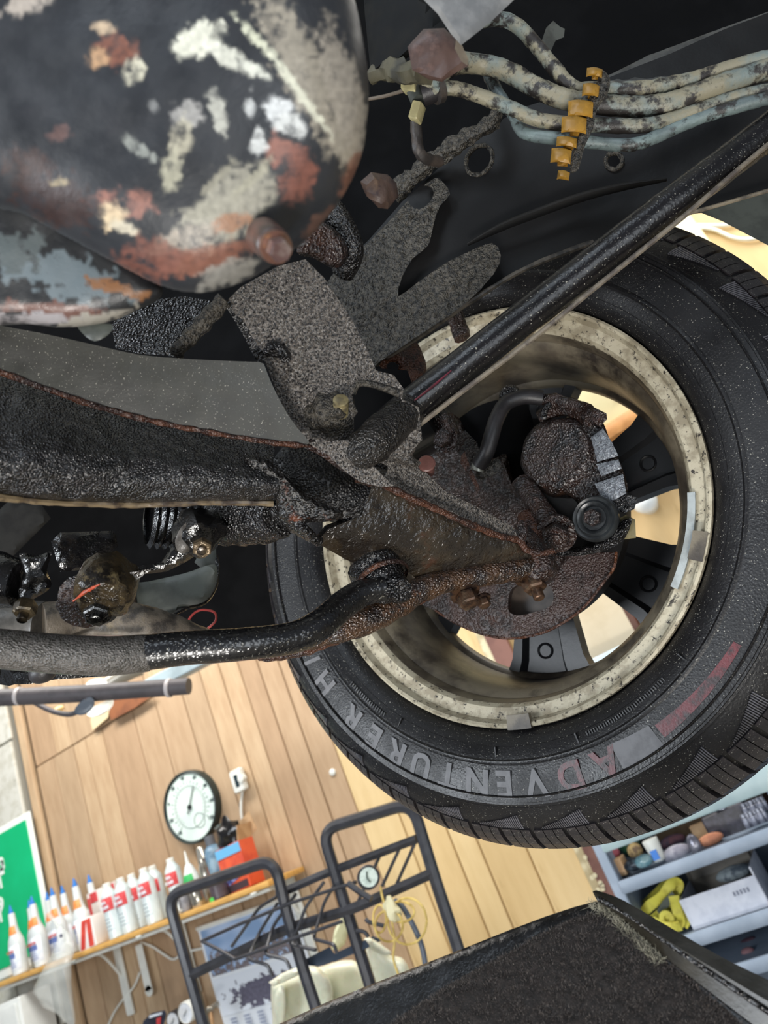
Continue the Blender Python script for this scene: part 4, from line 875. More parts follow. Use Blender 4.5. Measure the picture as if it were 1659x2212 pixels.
make('bulkhead_ledge', slab([(20, 1080), (90, 1090), (110, 1120), (30, 1200), (-40, 1200), (-40, 1140)], [(20, 1080, .62), (110, 1120, .66), (0, 1200, .62)], .02, rnd=.004), mat('dusty_dark_metal', '242321', '1b1a19', rough=.7, spec=.2), sh_)

# ================================================================ lines and their retaining clips
GLN = 'coated fuel and brake lines along the rail'
def line(label, pts, r, m, rr=None):
    t = tag(make('fluid_line', G().tube([Q(*p) for p in pts], rr or r, 14, lump=.0009, ls=260, step=.004), m), label, 'pipe', GLN); return t
line('thick cream line, topmost of the four leaving the clips', [(1005, 58, .52), (1040, 45, .53), (1085, 42, .545), (1120, 58, .55), (1160, 100, .56), (1200, 150, .565), (1240, 190, .57), (1290, 193, .575), (1380, 192, .58), (1450, 182, .59), (1520, 165, .60), (1600, 140, .61), (1740, 105, .62)], .0062, LINE)
line('fattest cream line, second from the top after the clips', [(930, 185, .50), (975, 142, .52), (1030, 138, .54), (1090, 152, .55), (1150, 185, .56), (1220, 214, .565), (1300, 226, .575), (1380, 230, .585), (1450, 222, .59), (1540, 190, .60), (1659, 150, .615), (1760, 120, .62)], .0085, LINE)
line('cream line ending in a black plug at its left', [(940, 190, .51), (975, 190, .515), (1030, 205, .53), (1090, 228, .54), (1150, 254, .55), (1200, 265, .56), (1280, 270, .57), (1380, 272, .58), (1440, 262, .59), (1520, 235, .60), (1600, 208, .61), (1740, 185, .62)], .0060, LINE)
line('thin pale blue line, lowest of the four', [(1052, 150, .56), (1065, 180, .56), (1085, 215, .56), (1110, 250, .56), (1130, 285, .56), (1180, 297, .56), (1240, 303, .565), (1300, 310, .575), (1370, 312, .58), (1430, 290, .59), (1520, 252, .60), (1659, 212, .61), (1760, 185, .62)], .0052, LINEB)
cl = thing('line_clip', 'crusted amber plastic comb clip holding the lines to the rail', 'clip', Q(1240, 270, .56), GLN)
def sq(cx_, cy_, w, h, a=0): 
    c_, s_ = math.cos(a), math.sin(a); return [(cx_ + x * c_ - y * s_, cy_ + x * s_ + y * c_) for x, y in ((-w / 2, -h / 2), (w / 2, -h / 2), (w / 2, h / 2), (-w / 2, h / 2))]
cpl = [(1200, 200, .535), (1300, 220, .545), (1220, 340, .535)]
for (x, y, w, h, a) in ((1284, 157, 34, 18, .1), (1276, 195, 36, 26, .1), (1254, 235, 54, 34, .05), (1240, 270, 54, 34, .05), (1224, 307, 44, 20, .1), (1212, 337, 44, 30, .1), (1217, 379, 26, 18, .15)):
    make('clip_finger', slab([(p[0], p[1]) for p in sq(x, y, w, h, a)], cpl, .012, rnd=.0022, grid=.0025, amp=.001, ns=200, bulge=lambda px, py, x=x, w=w: .0035 * math.cos(min(1.5, abs(px - x) / w * 2.4)) - .002), YCLIP, cl)
    if y < 340: make('clip_finger', slab(sq(x + w * .1, y + 4, w * .5, h * 1.25, a), [(p[0], p[1], p[2] + .006) for p in cpl], .012, rnd=.002, grid=.003), YCLIP, cl)
make('clip_spine', slab(catmull([(1300, 150), (1318, 170), (1312, 205), (1290, 235), (1280, 280), (1262, 320), (1250, 365), (1232, 372), (1238, 330), (1258, 270), (1272, 215), (1290, 175)], 3), [(p[0], p[1], p[2] + .003) for p in cpl], .012, rnd=.003, grid=.003, amp=.003, ns=200), CRUD, cl)
qc = thing('quick_connector', 'black plug with two cream plastic ears at the end of a line', 'connector', Q(920, 210, .51), GLN)
make('plug_barrel', G().tube([Q(912, 205, .508), Q(948, 192, .512)], [.0095, .0095], 20, smooth=False), HOSE, qc)
make('plug_collar', G().tube([Q(938, 196, .508), Q(950, 191, .511)], .0115, 20, smooth=False), mat('grimy_collar', '4a423c', '2e2a28', rough=.5, bump=.8, bs=300), qc)
make('ear', G().box(Q(886, 190, .505), nrm(Q(905, 194, .505) - Q(868, 186, .505)), nrm(Q(886, 205, .505) - Q(886, 175, .505)), (0, 1, 0), .017, .011, .010, bev=.001), CCLIP, qc)
make('ear', G().box(Q(901, 243, .505), nrm(Q(915, 246, .505) - Q(886, 240, .505)), nrm(Q(896, 260, .505) - Q(906, 226, .505)), (0, 1, 0), .010, .016, .010, bev=.001), CCLIP, qc)
make('plug_neck', G().tube([Q(895, 196, .508), Q(905, 220, .508)], .007, 12), GREYG, qc)
tag(make('bent_pipe', G().tube([Q(898, 262, .51), Q(900, 295, .515), Q(904, 325, .52), Q(920, 342, .53), Q(950, 350, .55)], .005, 12, lump=.001, ls=200), mat('grimy_thin_pipe', '453c36', '2b2725', rough=.5, bump=.6)), 'thin grimy pipe bending down from the cream ears', 'pipe', GLN)
tag(make('thin_wire', G().tube([Q(790, 215, .52), Q(830, 208, .52), Q(872, 196, .51)], .0016, 8), mat('dull_tan_wire', '5e5347', rough=.6)), 'thin tan wire running left from the cream ear', 'wire', GLN)
tag(make('spare_hose', G().tube([Q(1052, 150, .60), Q(1070, 200, .60), Q(1068, 260, .60), Q(1020, 290, .60), Q(960, 330, .605), Q(900, 375, .61), Q(850, 420, .615)], [.006, .006, .007, .007, .008, .009, .01], 12, lump=.004, ls=160), CRUD), 'crusted rubber hose drooping behind the lines', 'hose', GLN)
tag(make('sheet_tab', slab([(1168, 95), (1180, 60), (1195, 45), (1210, 58), (1220, 62), (1218, 80), (1200, 88), (1190, 110), (1185, 130)], [(1170, 60, .70), (1220, 60, .72), (1180, 120, .71)], .004, grid=.004), mat('pale_tab', '5b5c55', '45453f', rough=.6)), 'small pale ragged metal tab up in the dark', 'tab', GB)

# ================================================================ engine bits, top centre
en = thing('engine_casting', 'grey alloy and rusty brown castings between the oil pan and the lines', 'casting', Q(930, 60, .42), 'engine parts')
make('alloy_plate', slab([(905, -60), (1190, -60), (1110, 0), (1060, 48), (996, 98), (975, 75), (945, 30), (915, 0)], [(915, 0, .36), (1110, 0, .40), (990, 95, .38)], .012, rnd=.003, amp=.0006, ns=30), ALU, en)
make('bracket_block', slab([(880, 100), (915, 62), (960, 60), (1000, 98), (1014, 140), (985, 158), (955, 178), (925, 172), (890, 150)], [(890, 90, .40), (1012, 130, .42), (930, 170, .41)], .03, rnd=.006, grid=.004, amp=.004, ns=60), mat('pink_brown_casting', '5e4a44', '4a3a38', '7a6058', rough=.5, sc=40, bump=.5), en)
make('block_edge', slab([(985, 85), (998, 98), (1012, 128), (1010, 142), (996, 132), (982, 105)], [(985, 85, .385), (1012, 135, .40), (982, 105, .39)], .01, rnd=.002), mat('worn_edge', '8a8172', '6a6258', rough=.5), en)
make('dark_housing', slab([(780, -60), (905, -60), (960, 40), (985, 90), (900, 110), (850, 150), (800, 160), (790, 60)], [(780, 0, .45), (980, 80, .46), (800, 150, .46)], .04, rnd=.01, grid=.008, amp=.002), mat('dark_housing_metal', '0f1011', '161513', rough=.7, spec=.2), en)
make('lumpy_ridge', G().tube([Q(800, 165, .47), Q(840, 150, .47), Q(880, 158, .46), Q(920, 150, .45)], [.006, .009, .008, .01], 12, lump=.004, ls=120), mat('olive_grime', '55503e', '3a3830', rough=.6, bump=.6), en)
make('mount_lump', slab([(778, 392), (800, 372), (838, 376), (856, 396), (862, 424), (838, 452), (818, 450), (792, 424)], [(790, 385, .42), (860, 430, .45), (800, 450, .43)], .03, rnd=.006, grid=.004, amp=.006, ns=60), BROWN, en)
make('mount_lump', slab(catmull([(660, 500), (700, 480), (745, 520), (750, 560), (720, 580), (680, 560), (640, 545)], 3), [(660, 500, .42), (745, 540, .45), (700, 580, .44)], .03, rnd=.006, grid=.004, amp=.003, ns=60), RUSTD, en)
make('bell_ring', G().tube([Q(690, 430, .45), Q(730, 470, .46), Q(760, 540, .47), Q(740, 590, .48)], .01, 14), GREASE, en)

# hanging bar stub behind the rail end, above the wheel
tag(make('strut_rod', G().tube([W3(975, 640, .03), W3(985, 690, .03), W3(1000, 730, .03)], [.008, .010, .009], 12, lump=.004, ls=120), RUSTD), 'rusty rod end showing between the rail and the tension rod', 'rod', GP)
tag(make('hole_shade', slab(circ(850, 795, 40, 34), [(850, 795, .68), (.2, -.9, -.3)], .004, grid=.02), DARK), 'added dark plate that shades the hole of the rusty bracket', 'plate', GP)  # added behind the hole to stand in for its shade
tag(make('rusty_knuckle_top', slab(catmull([(818, 790), (850, 760), (885, 735), (905, 745), (922, 795), (900, 830), (868, 862), (850, 812)], 3), [(818, 790, .60), (920, 790, .64), (868, 860, .61)], .02, holes=[circ(848, 792, 14, 10)], rnd=.005, grid=.004, amp=.003, ns=90), RUST), 'rusty bracket with a hole tucked behind the sandy corner', 'bracket', GP)
# ================================================================ the tray in the lower right corner
tr_ = thing('lint_tray', 'black tray with a fuzzy lint covered face and raised lip, in the lower right corner', 'tray', Q(1300, 2150, .55))
TRP = [(1200, 2060, .545), (.22, -.76, .61)]
TRM = mat('black_tray_plastic', '101113', '17181b', rough=.2, r2=.3, bump=1, bs=260, bd=.002, coarse=.3, cs=60)
FELT = mat('lint_felt', '15110f', '241e1b', '0f0c0a', rough=.7, spec=.3, bump=1.0, bs=300, bd=.004, sc=220, mix3=(.55, .7), sc3=20)
def tedge(x, y): return 0
def trayb(x, y):
    # bevelled front shoulder
    d = ((x - 590) * (1945 - 2212) - (y - 2212) * (1310 - 590)) / math.hypot(720, 267) * -1
    return -.010 * math.exp(-max(0, d) / 18.)
make('tray_body', slab([(480, 2262), (600, 2212), (700, 2166), (810, 2122), (900, 2087), (1000, 2048), (1100, 2008), (1180, 1978), (1240, 1958), (1285, 1946), (1312, 1945), (1345, 1962), (1400, 2010), (1500, 2085), (1600, 2160), (1760, 2290), (1700, 2420), (500, 2420)], TRP, .05, grid=.005, rnd=.004, amp=.0006), TRM, tr_, smooth=60)
a, TN, _u = pbasis(TRP)
def TP(px, py, h=0.0):
    r = ray(px, py); return O + r * ((TN @ (a - O)) / (TN @ r)) + TN * h
felt_o = [(720, 2290), (810, 2235), (885, 2185), (960, 2135), (1040, 2090), (1110, 2052), (1180, 2012), (1240, 1985), (1290, 1970), (1320, 1975), (1390, 2035), (1480, 2105), (1580, 2190), (1680, 2290), (1640, 2400), (760, 2400)]
g = slab(catmull(felt_o, 3), TRP, .002, grid=.0035, rnd=.003, amp=.0015, ns=160)
sh_off = TN * .002
g.V = [tuple(np.array(v) + sh_off) for v in g.V]
make('felt_sheet', g, FELT, tr_, smooth=60)
# raised right hand lip: outer band, inner wall
LIPM = mat('satin_dark_lip', '1a1916', '262420', rough=.28, r2=.45, bump=.4, bs=200, coarse=.3, cs=40)
lipc = [(1300, 1950), (1345, 1962), (1420, 2018), (1500, 2072), (1600, 2130), (1720, 2195)]
def strip(pts_a, pts_b, th, m, name):
    A_ = catmull(pts_a, 8, closed=False); B_ = catmull(pts_b, 8, closed=False); n = len(A_); V = []; F = []
    for p, q in zip(A_, B_):
        for w in (p, q, q - TN * th, p - TN * th): V.append(w)
    for i in range(n - 1):
        for j in range(4): p, q = i * 4 + j, i * 4 + (j + 1) % 4; F.append((p, q, q + 4, p + 4))
    F += [(3, 2, 1, 0), tuple((n - 1) * 4 + j for j in range(4))]
    return make(name, G().add(V, F), m, tr_)
oA = [TP(x, y, .010) for x, y in ((1296, 1938), (1350, 1958), (1440, 2010), (1560, 2080), (1680, 2140), (1800, 2200))]
oB = [TP(x, y, .012) for x, y in ((1290, 1944), (1335, 1970), (1420, 2030), (1540, 2105), (1660, 2178), (1790, 2250))]
strip(oA, oB, .05, LIPM, 'lip_top')
oC = [TP(x, y, .002) for x, y in ((1292, 1950), (1340, 1984), (1420, 2056), (1530, 2142), (1640, 2225), (1760, 2320))]
strip(oB, oC, .006, mat('lip_inner', '1c1913', '27231a', rough=.35, sc=30, bump=.3), 'lip_wall')
g = G().tube([TP(x, y, .010) for x, y in ((1300, 1956), (1370, 1996), (1450, 2052), (1560, 2130), (1700, 2225))], .0016, 8)
make('lip_crease', g, GREASE, tr_)
# fuzz: thousands of short curled fibres standing on the felt
def fuzz(n, poly, lo, hi, wid, lean=1.0, rnd=random.Random(3)):
    g = G(); xs = [p[0] for p in poly]; ys = [p[1] for p in poly]; pa = np.array(poly, float); k = 0
    P = np.array([(rnd.uniform(min(xs), max(xs)), rnd.uniform(min(ys), max(ys))) for _ in range(n * 2)]); P = P[inpoly(P, pa)][:n]
    for px, py in P:
        p = TP(px, py, .0015); L = rnd.uniform(lo, hi); d = nrm(np.array([rnd.gauss(0, 1), rnd.gauss(0, 1), rnd.gauss(0, 1)])); d = nrm(d + TN * .8)
        s_ = nrm(np.cross(d, TN) + 1e-6) * wid; bend = nrm(np.array([rnd.gauss(0, 1), rnd.gauss(0, 1), rnd.gauss(0, 1)])) * L * .45
        q = p + d * L * .5 + bend * .3; e = p + d * L * .8 + bend
        g.add([p - s_, p + s_, q + s_ * .8, q - s_ * .8, e], [(0, 1, 2, 3), (3, 2, 4)])
    return g
tag(make('lint_fuzz', fuzz(30000, felt_o[1:14], .0012, .0032, .00014), mat('lint_fibre', '2c2623', '4c433d', rough=.6, sc=600), tr_, smooth=0), kind='stuff')
tag(make('pale_lint', fuzz(2600, [(1270, 1948), (1320, 1950), (1350, 1985), (1400, 2035), (1440, 2075), (1420, 2090), (1360, 2030), (1310, 1985), (1275, 1965)], .002, .007, .00012), mat('pale_fibre', '8f8a78', '6a6658', rough=.6), tr_, smooth=0), 'tangle of pale lint along the corner', kind='stuff')
tag(make('pole', G().tube([Q(1250, 2345, .60), Q(1250, 2345, .60) * np.array([1, 1, 0]) + np.array([0, 0, .02])], .02, 20, smooth=False, step=.2), LIPM, tr_))

# ================================================================ wall mounted things
Xw, Yw, Zw = np.array([1., 0, 0]), np.array([0, 1., 0]), np.array([0, 0, 1.])
FRONT = -Yw
def wp(px, py, off=0.0): return Q(px, py, WY - off)
# thermometer dial
cc = wp(411, 1743, .03); rr_ = .150
dl = thing('dial_thermometer', 'round white faced wall thermometer with a dark rim and a single needle', 'thermometer', cc, None)
rimm = mat('dark_green_rim', '22302e', '1b2424', rough=.35)
make('dial_rim', G().lathe(cc, FRONT, [(-.03, rr_), (-.005, rr_ + .002), (.008, rr_), (.010, rr_ - .006), (.004, rr_ - .010), (.0, rr_ - .012)], 56, cap=False), rimm, dl)
make('dial_face', G().lathe(cc, FRONT, [(-.03, rr_ - .004), (.0, rr_ - .008), (.0005, .0001)], 56), mat('dial_white', 'd8e6de', 'cbdad4', rough=.5, sc=8), dl)
ink = mat('dial_ink', '3b4a4a', rough=.6)
make('inner_ring', G().lathe(cc + FRONT * .001, FRONT, [(0, .086), (.0015, .087), (0, .088)], 48, cap=False), ink, dl)
def dpnt(a, r, off=.002): a = math.radians(a); return cc + FRONT * off + Xw * math.cos(a) * r + Zw * math.sin(a) * r
g = G()
for i in range(25):
    a = 220 - i * 260 / 24; p, q = dpnt(a, .096), dpnt(a, .104 if i % 2 else .110)
    g.box((p + q) / 2, q - p, FRONT, np.cross(q - p, FRONT), np.linalg.norm(q - p), .001, .0018)
    p, q = dpnt(a, .074), dpnt(a, .080); g.box((p + q) / 2, q - p, FRONT, np.cross(q - p, FRONT), np.linalg.norm(q - p), .001, .0015)
tag(make('scale_ticks', g, ink, dl, smooth=0), kind='stuff')
for i, s in enumerate(('-40', '-20', '0', '20', '40', '60', '80', '100', '120')):
    a = 220 - i * 260 / 8; text('scale_number', s, .020, dpnt(a, .124), Xw, Zw, ink, dl, bold=.0004)
p, q = dpnt(232, .03, .006), dpnt(55, .088, .006); 
make('needle', G().box((p + q) / 2, q - p, FRONT, np.cross(q - p, FRONT), np.linalg.norm(q - p), .0015, .0045), mat('needle_black', '1b2020', rough=.4), dl)
make('needle_boss', G().lathe(cc + FRONT * .004, FRONT, [(0, .011), (.005, .010), (.006, .0001)], 20), mat('needle_boss_black', '1b2020', rough=.4), dl)
make('humidity_dial', G().lathe(dpnt(-65, .075, .0), FRONT, [(.0, .030), (.0022, .0305), (.0018, .0290)], 28, cap=False), ink, dl)

# wall sensor with its cord
sc = wp(516, 1686, .025)
sn = thing('wall_sensor', 'small white wall control box with a dark slot, right of the round thermometer', 'sensor', sc)
WPL = mat('white_plastic', 'e2e4de', 'd4d6d0', rough=.4, sc=10)
make('sensor_case', G().box(sc, Xw, Zw, Yw, .062, .094, .03, bev=.006), WPL, sn)
make('sensor_slot', G().box(sc + FRONT * .0155, Xw, Zw, Yw, .02, .05, .002, bev=.0006), mat('dark_lcd', '2c3a40', rough=.2), sn)
make('sensor_knob', G().lathe(sc + Xw * .028, FRONT, [(0, .016), (.022, .015), (.024, .001)], 20), WPL, sn)
tag(make('sensor_cord', G().tube([wp(524, 1708, .012), wp(521, 1740, .012), wp(523, 1770, .012), wp(530, 1800, .012), wp(538, 1830, .02), wp(545, 1862, .012), wp(550, 1890, .012)], .006, 10), WPL), 'white cord dropping from the wall sensor to the shelf', 'cord')
for k, pts in enumerate((((1470, 483), (1500, 486), (1530, 487), (1568, 486), (1600, 480), (1640, 470)), ((1455, 507), (1480, 500), (1515, 493), (1545, 497), (1580, 512), (1610, 517), (1640, 513), (1680, 500)))):
    tag(make('wall_cable', G().tube([wp(x, y, .012) for x, y in pts], .0065, 10), WPL), ('straight upper white cable on the wall above the tyre', 'wavy lower white cable on the wall above the tyre')[k], 'cable')
tag(make('loose_cord', G().tube([wp(x, y, .015) for x, y in ((305, 2035), (330, 2045), (355, 2062), (375, 2072), (395, 2060), (420, 2052), (455, 2045))], .005, 8), WPL), 'thin white cord looping under the shelf behind the black rack', 'cord')
tag(make('loose_cord', G().tube([wp(x, y, .015) for x, y in ((302, 2100), (290, 2130), (265, 2160), (245, 2190), (230, 2225))], .0045, 8), WPL), 'thin white cord hanging from the shelf bracket to the bottom edge', 'cord')
tag(make('screw_head', G().lathe(wp(719, 1668, .0), FRONT, [(0, .014), (.006, .013), (.009, .008), (.009, .001)], 16), WPL), 'small white round cap on the last brown plank', 'cap')

# green sign
sgp = [Q(x, y, WY - .06) for x, y in ((60, 1750), (105, 1990))]
gx1 = Q(62, 1752, WY - .06)[0]; gz1 = Q(62, 1752, WY - .06)[2]; gz0 = Q(20, 2108, WY - .06)[2]
sg = thing('green_sign', 'bright green sign with a white border and white lettering at the left edge', 'sign', (gx1 - .45, WY - .06, (gz1 + gz0) / 2))
make('sign_board', G().box((gx1 - .45, WY - .055, (gz1 + gz0) / 2), Xw, Zw, Yw, .90, gz1 - gz0, .012, bev=.003), mat('sign_white', 'eef2ee', rough=.4), sg)
make('sign_panel', G().box((gx1 - .45, WY - .063, (gz1 + gz0) / 2 + .005), Xw, Zw, Yw, .90 - .06, gz1 - gz0 - .07, .006, bev=.002), mat('sign_green', '00b070', '04b878', rough=.4, sc=3), sg)
for (x, y, s) in ((4, 1853, ','), (4, 1868, '3'), (2, 1885, '='), (1, 1905, 'i'), (2, 1955, '9'), (1, 1978, 'l')):
    text('sign_letter', s, .085, Q(x, y, WY - .0665), Xw, Zw, MATS['sign_white'], sg, ext=.001, bold=.004)

# ================================================================ shelf and what stands on it
shelf_pts = [(-40, 2140), (168, 2072), (300, 2020), (575, 1905)]
SHY0, SHY1 = 2.36, 2.59
def shz(X):  # height of the board along the wall (it sags a little to one side)
    (xa, ya), (xb, yb) = (0, 2122), (575, 1904)
    A, B = Q(xa, ya, SHY0), Q(xb, yb, SHY0); return A[2] + (B[2] - A[2]) * (X - A[0]) / (B[0] - A[0])
XL, XR = Q(-60, 2140, SHY0)[0], Q(578, 1903, SHY0)[0]
dirS = nrm(np.array([XR - XL, 0, shz(XR) - shz(XL)])); upS = nrm(np.cross(dirS, Yw))
if upS[2] < 0: upS = -upS
shf = thing('wall_shelf', 'long yellow pine wall shelf on white steel brackets, loaded with bottles', 'shelf', ((XL + XR) / 2, 2.47, shz((XL + XR) / 2)))
SW = mat('yellow_pine_edge', 'd2a45c', 'c39450', rough=.5, sc=20, stretch=(1, 4, 4))
make('shelf_board', G().box(((XL + XR) / 2, (SHY0 + SHY1) / 2, shz((XL + XR) / 2) - .010), dirS, Yw, upS, XR - XL, SHY1 - SHY0, .020, bev=.002), SW, shf)
for (px, py) in ((302, 2040), (548, 1935), (160, 2094)):
    X = Q(px, py, SHY0)[0]; zz = shz(X) - .024
    make('shelf_bracket', G().box((X, 2.47, zz), Yw, Xw, Zw, .22, .03, .008, bev=.002).box((X, WY - .012, zz - .14), Zw, Xw, Yw, .30, .045, .012, bev=.004).tube([(X, 2.40, zz - .004), (X, 2.50, zz - .02), (X, WY - .02, zz - .13)], .006, 8), WPL, shf)
make('front_rail', G().box(((XL + XR) / 2, SHY0 + .03, shz((XL + XR) / 2) - .030), dirS, Yw, upS, XR - XL - .04, .02, .012, bev=.003), WPL, shf)

def on_shelf(px, Y, h=0):
    # x along the board under that pixel column at the board's height
    X = None; lo, hi = XL, XR
    for _ in range(40):
        m = (lo + hi) / 2; x, _y = proj(np.array([m, Y, shz(m) + h])); 
        if x < px: lo = m
        else: hi = m
    return np.array([lo, Y, shz(lo)])
BW = mat('milky_bottle', 'd6dcdc', 'c5cccd', rough=.35, sc=8); BLUE = mat('blue_spout', '2f78c8', rough=.35); ORG = mat('orange_label', 'e8914e', 'd97b3c', rough=.5, sc=40)
LABW = mat('white_label', 'e6ebf2', 'd4dce8', rough=.45, sc=40); LABB = mat('label_blue_print', '4a5fa0', '7484b8', rough=.5, sc=60); REDL = mat('label_red', 'd24a4c', 'c23c40', rough=.45, sc=60)
def spout_bottle(p, lab):
    t = thing('spout_bottle', lab, 'bottle', p, 'white spout bottles on the shelf')
    make('body', G().lathe(p, Zw, [(0, .030), (.004, .034), (.02, .035), (.125, .035), (.145, .031), (.175, .020), (.20, .0165), (.245, .0145), (.255, .0135)], 28), BW, t)
    make('spout_cap', G().lathe(p + Zw * .255, Zw, [(0, .0105), (.01, .0105), (.012, .0075), (.034, .0035), (.036, .0005)], 16), BLUE, t)
    make('neck_label', G().lathe(p, Zw, [(.165, .0243), (.166, .0248), (.200, .0178), (.201, .017)], 20, a0=200, a1=340, u=Xw, cap=False), ORG, t)
    l = make('front_label', G().lathe(p, Zw, [(.022, .0352), (.023, .0357), (.120, .0357), (.121, .0352)], 20, a0=205, a1=335, u=Xw, cap=False), LABW, t)
    make('blue_shield', G().lathe(p, Zw, [(.070, .0360), (.078, .0363), (.090, .0363), (.091, .036)], 12, a0=238, a1=302, u=Xw, cap=False), LABB, l)
    text('label_text', 'LUCAS', .015, p + FRONT * .0368 + Zw * .099, Xw, Zw, REDL, l, bold=.0004)
    g = G()
    for k in range(4): g.lathe(p, Zw, [(.034 + k * .009, .0359), (.0375 + k * .009, .0361)], 10, a0=235, a1=300 - k * 5, u=Xw, cap=False)
    tag(make('label_print', g, LABB, l, smooth=0), kind='stuff')
    return t
proto = None
spots = [(47, 2.405, 'white blue-tipped spout bottle standing leftmost and alone on the shelf'), (95, 2.405, 'white blue-tipped spout bottle second from the left, in the front row'), (140, 2.405, 'front row spout bottle partly behind the hanging plastic bag'),
         (190, 2.43, 'spout bottle standing just left of the tall white cans'), (88, 2.52, 'rear row spout bottle behind the second front one'), (128, 2.52, 'rear row spout bottle, third blue tip pair from the left'), (162, 2.52, 'rear row spout bottle behind the plastic bag'), (192, 2.54, 'rear spout bottle nearest the red and white cartons'), (222, 2.56, 'spout bottle at the back showing only its blue tip')]
for i, (px, Y, lab) in enumerate(spots):
    p = on_shelf(px, Y)
    if proto is None: proto = spout_bottle(p, lab); p0 = p
    else: dup(proto, p - p0, lab)
CANW = mat('white_can', 'cfdadb', 'bcc9cc', rough=.3, sc=14, metal=.1)
def tall_can(p, lab):
    t = thing('additive_can', lab, 'bottle', p, 'white cans with red labels')
    make('body', G().lathe(p, Zw, [(0, .030), (.003, .033), (.165, .033), (.172, .031), (.190, .020), (.196, .0165)], 28), CANW, t)
    make('cap', G().lathe(p + Zw * .196, Zw, [(0, .0165), (.016, .0165), (.019, .014), (.019, .001)], 20), WPL, t)
    l = make('red_label', G().lathe(p, Zw, [(.108, .0333), (.109, .0337), (.158, .0337), (.159, .0333)], 20, a0=205, a1=335, u=Xw, cap=False), REDL, t)
    text('label_text', 'SEA', .017, p + FRONT * .0345 + Zw * .143, Xw, Zw, LABW, l, bold=.0006)
    text('label_text', 'FOAM', .017, p + FRONT * .0345 + Zw * .123, Xw, Zw, LABW, l, bold=.0006)
    g = G()
    for k in range(4): g.lathe(p, Zw, [(.035 + k * .014, .0332), (.039 + k * .014, .0334)], 10, a0=225, a1=310 - 6 * k, u=Xw, cap=False)
    tag(make('label_print', g, mat('grey_print', '9aa8ae', rough=.5), l, smooth=0), kind='stuff')
    return t
proto = None
for i, (px, Y, lab) in enumerate([(255, 2.40, 'white can with red label, leftmost of the front row beside the cartons'), (285, 2.42, 'second white can with red label in the front row'), (309, 2.47, 'white can half hidden between two others, third from the left'), (337, 2.42, 'tallest looking white can, right end of the front row'), (356, 2.50, 'white can behind the right end of the front row'), (396, 2.50, 'white can with red label standing apart, behind the rack corner')]):
    p = on_shelf(px, Y)
    if proto is None: proto = tall_can(p, lab); p0 = p
    else: dup(proto, p - p0, lab)
def carton(p, w, d, h, lab, cols, name='carton', rot=0.0):
    c_, s_ = math.cos(rot), math.sin(rot); ux = np.array([c_, s_, 0]); uy = np.array([-s_, c_, 0])
    t = thing(name, lab, 'box', p)
    make('box_body', G().box(p + Zw * h / 2, ux, uy, Zw, w, d, h, bev=.002), cols[0], t)
    return t, ux, uy
t, ux, uy = carton(on_shelf(206, 2.40), .105, .07, .115, 'small red and white carton at the shelf front, beside the plastic bag', [mat('carton_white', 'f0ece8', rough=.5)])
pb = on_shelf(206, 2.40)
for k, (a, b2) in enumerate(((-.045, .02), (.01, .048))):
    make('red_panel', G().add([pb + FRONT * .0365 + Xw * a + Zw * .004, pb + FRONT * .0365 + Xw * (a + .028) + Zw * .004, pb + FRONT * .0365 + Xw * b2 + Zw * .11, pb + FRONT * .0365 + Xw * (b2 - .028) + Zw * .11,
         pb + FRONT * .035 + Xw * a + Zw * .004, pb + FRONT * .035 + Xw * (a + .028) + Zw * .004, pb + FRONT * .035 + Xw * b2 + Zw * .11, pb + FRONT * .035 + Xw * (b2 - .028) + Zw * .11], [(0, 1, 2, 3), (7, 6, 5, 4), (0, 4, 5, 1), (2, 6, 7, 3), (1, 5, 6, 2), (3, 7, 4, 0)]), mat('carton_red', 'd8503f', 'c83c34', rough=.5, sc=30) if k == 0 else MATS['carton_red'], t, smooth=0)
t, ux, uy = carton(on_shelf(250, 2.545), .19, .05, .215, 'pale carton with red corners standing at the back behind the white cans', [mat('carton_pale', 'd9d2cc', 'cbc2bd', rough=.5, sc=10)])
pb = on_shelf(250, 2.545)
for dx in (-.05, .065): make('red_patch', G().box(pb + FRONT * .026 + Xw * dx + Zw * .19, Xw, Zw, Yw, .045, .04, .002), REDL, t, smooth=0)
make('red_side', G().box(pb + FRONT * .026 + Xw * -.085 + Zw * .15, Xw, Zw, Yw, .018, .09, .002), REDL, t, smooth=0)
# cone bottle with the green label
p = on_shelf(430, 2.47); t = thing('glue_bottle', 'cone topped white bottle with a green label', 'bottle', p)
make('body', G().lathe(p, Zw, [(0, .034), (.004, .037), (.09, .037), (.12, .030), (.155, .017), (.165, .010)], 24), BW, t)
make('nozzle', G().lathe(p + Zw * .165, Zw, [(0, .009), (.05, .003), (.052, .0005)], 14), WPL, t)
make('green_label', G().lathe(p, Zw, [(.095, .0375), (.096, .0378), (.125, .0295), (.126, .029)], 16, a0=215, a1=325, u=Xw, cap=False), mat('label_green', '35a85a', rough=.5), t)
p = on_shelf(462, 2.49); t = thing('chrome_flask', 'slim shiny metal flask right of the green label bottle', 'bottle', p)
CHR = mat('bright_metal', 'c9c5bb', '9d9689', rough=.2, metal=.8, sc=20)
make('body', G().lathe(p, Zw, [(0, .024), (.003, .026), (.13, .026), (.15, .019), (.20, .017), (.21, .012)], 24), CHR, t)
make('collar', G().lathe(p + Zw * .15, Zw, [(0, .021), (.012, .021)], 20), CHR, t)
p = on_shelf(487, 2.52); t = thing('dark_capped_bottle', 'bottle with a dark screw cap and pale blue shoulder', 'bottle', p)
make('body', G().lathe(p, Zw, [(0, .036), (.004, .039), (.17, .039), (.19, .030), (.20, .02)], 24), mat('blue_grey_bottle', '5a7a92', '8aa4b4', rough=.35, sc=18), t)
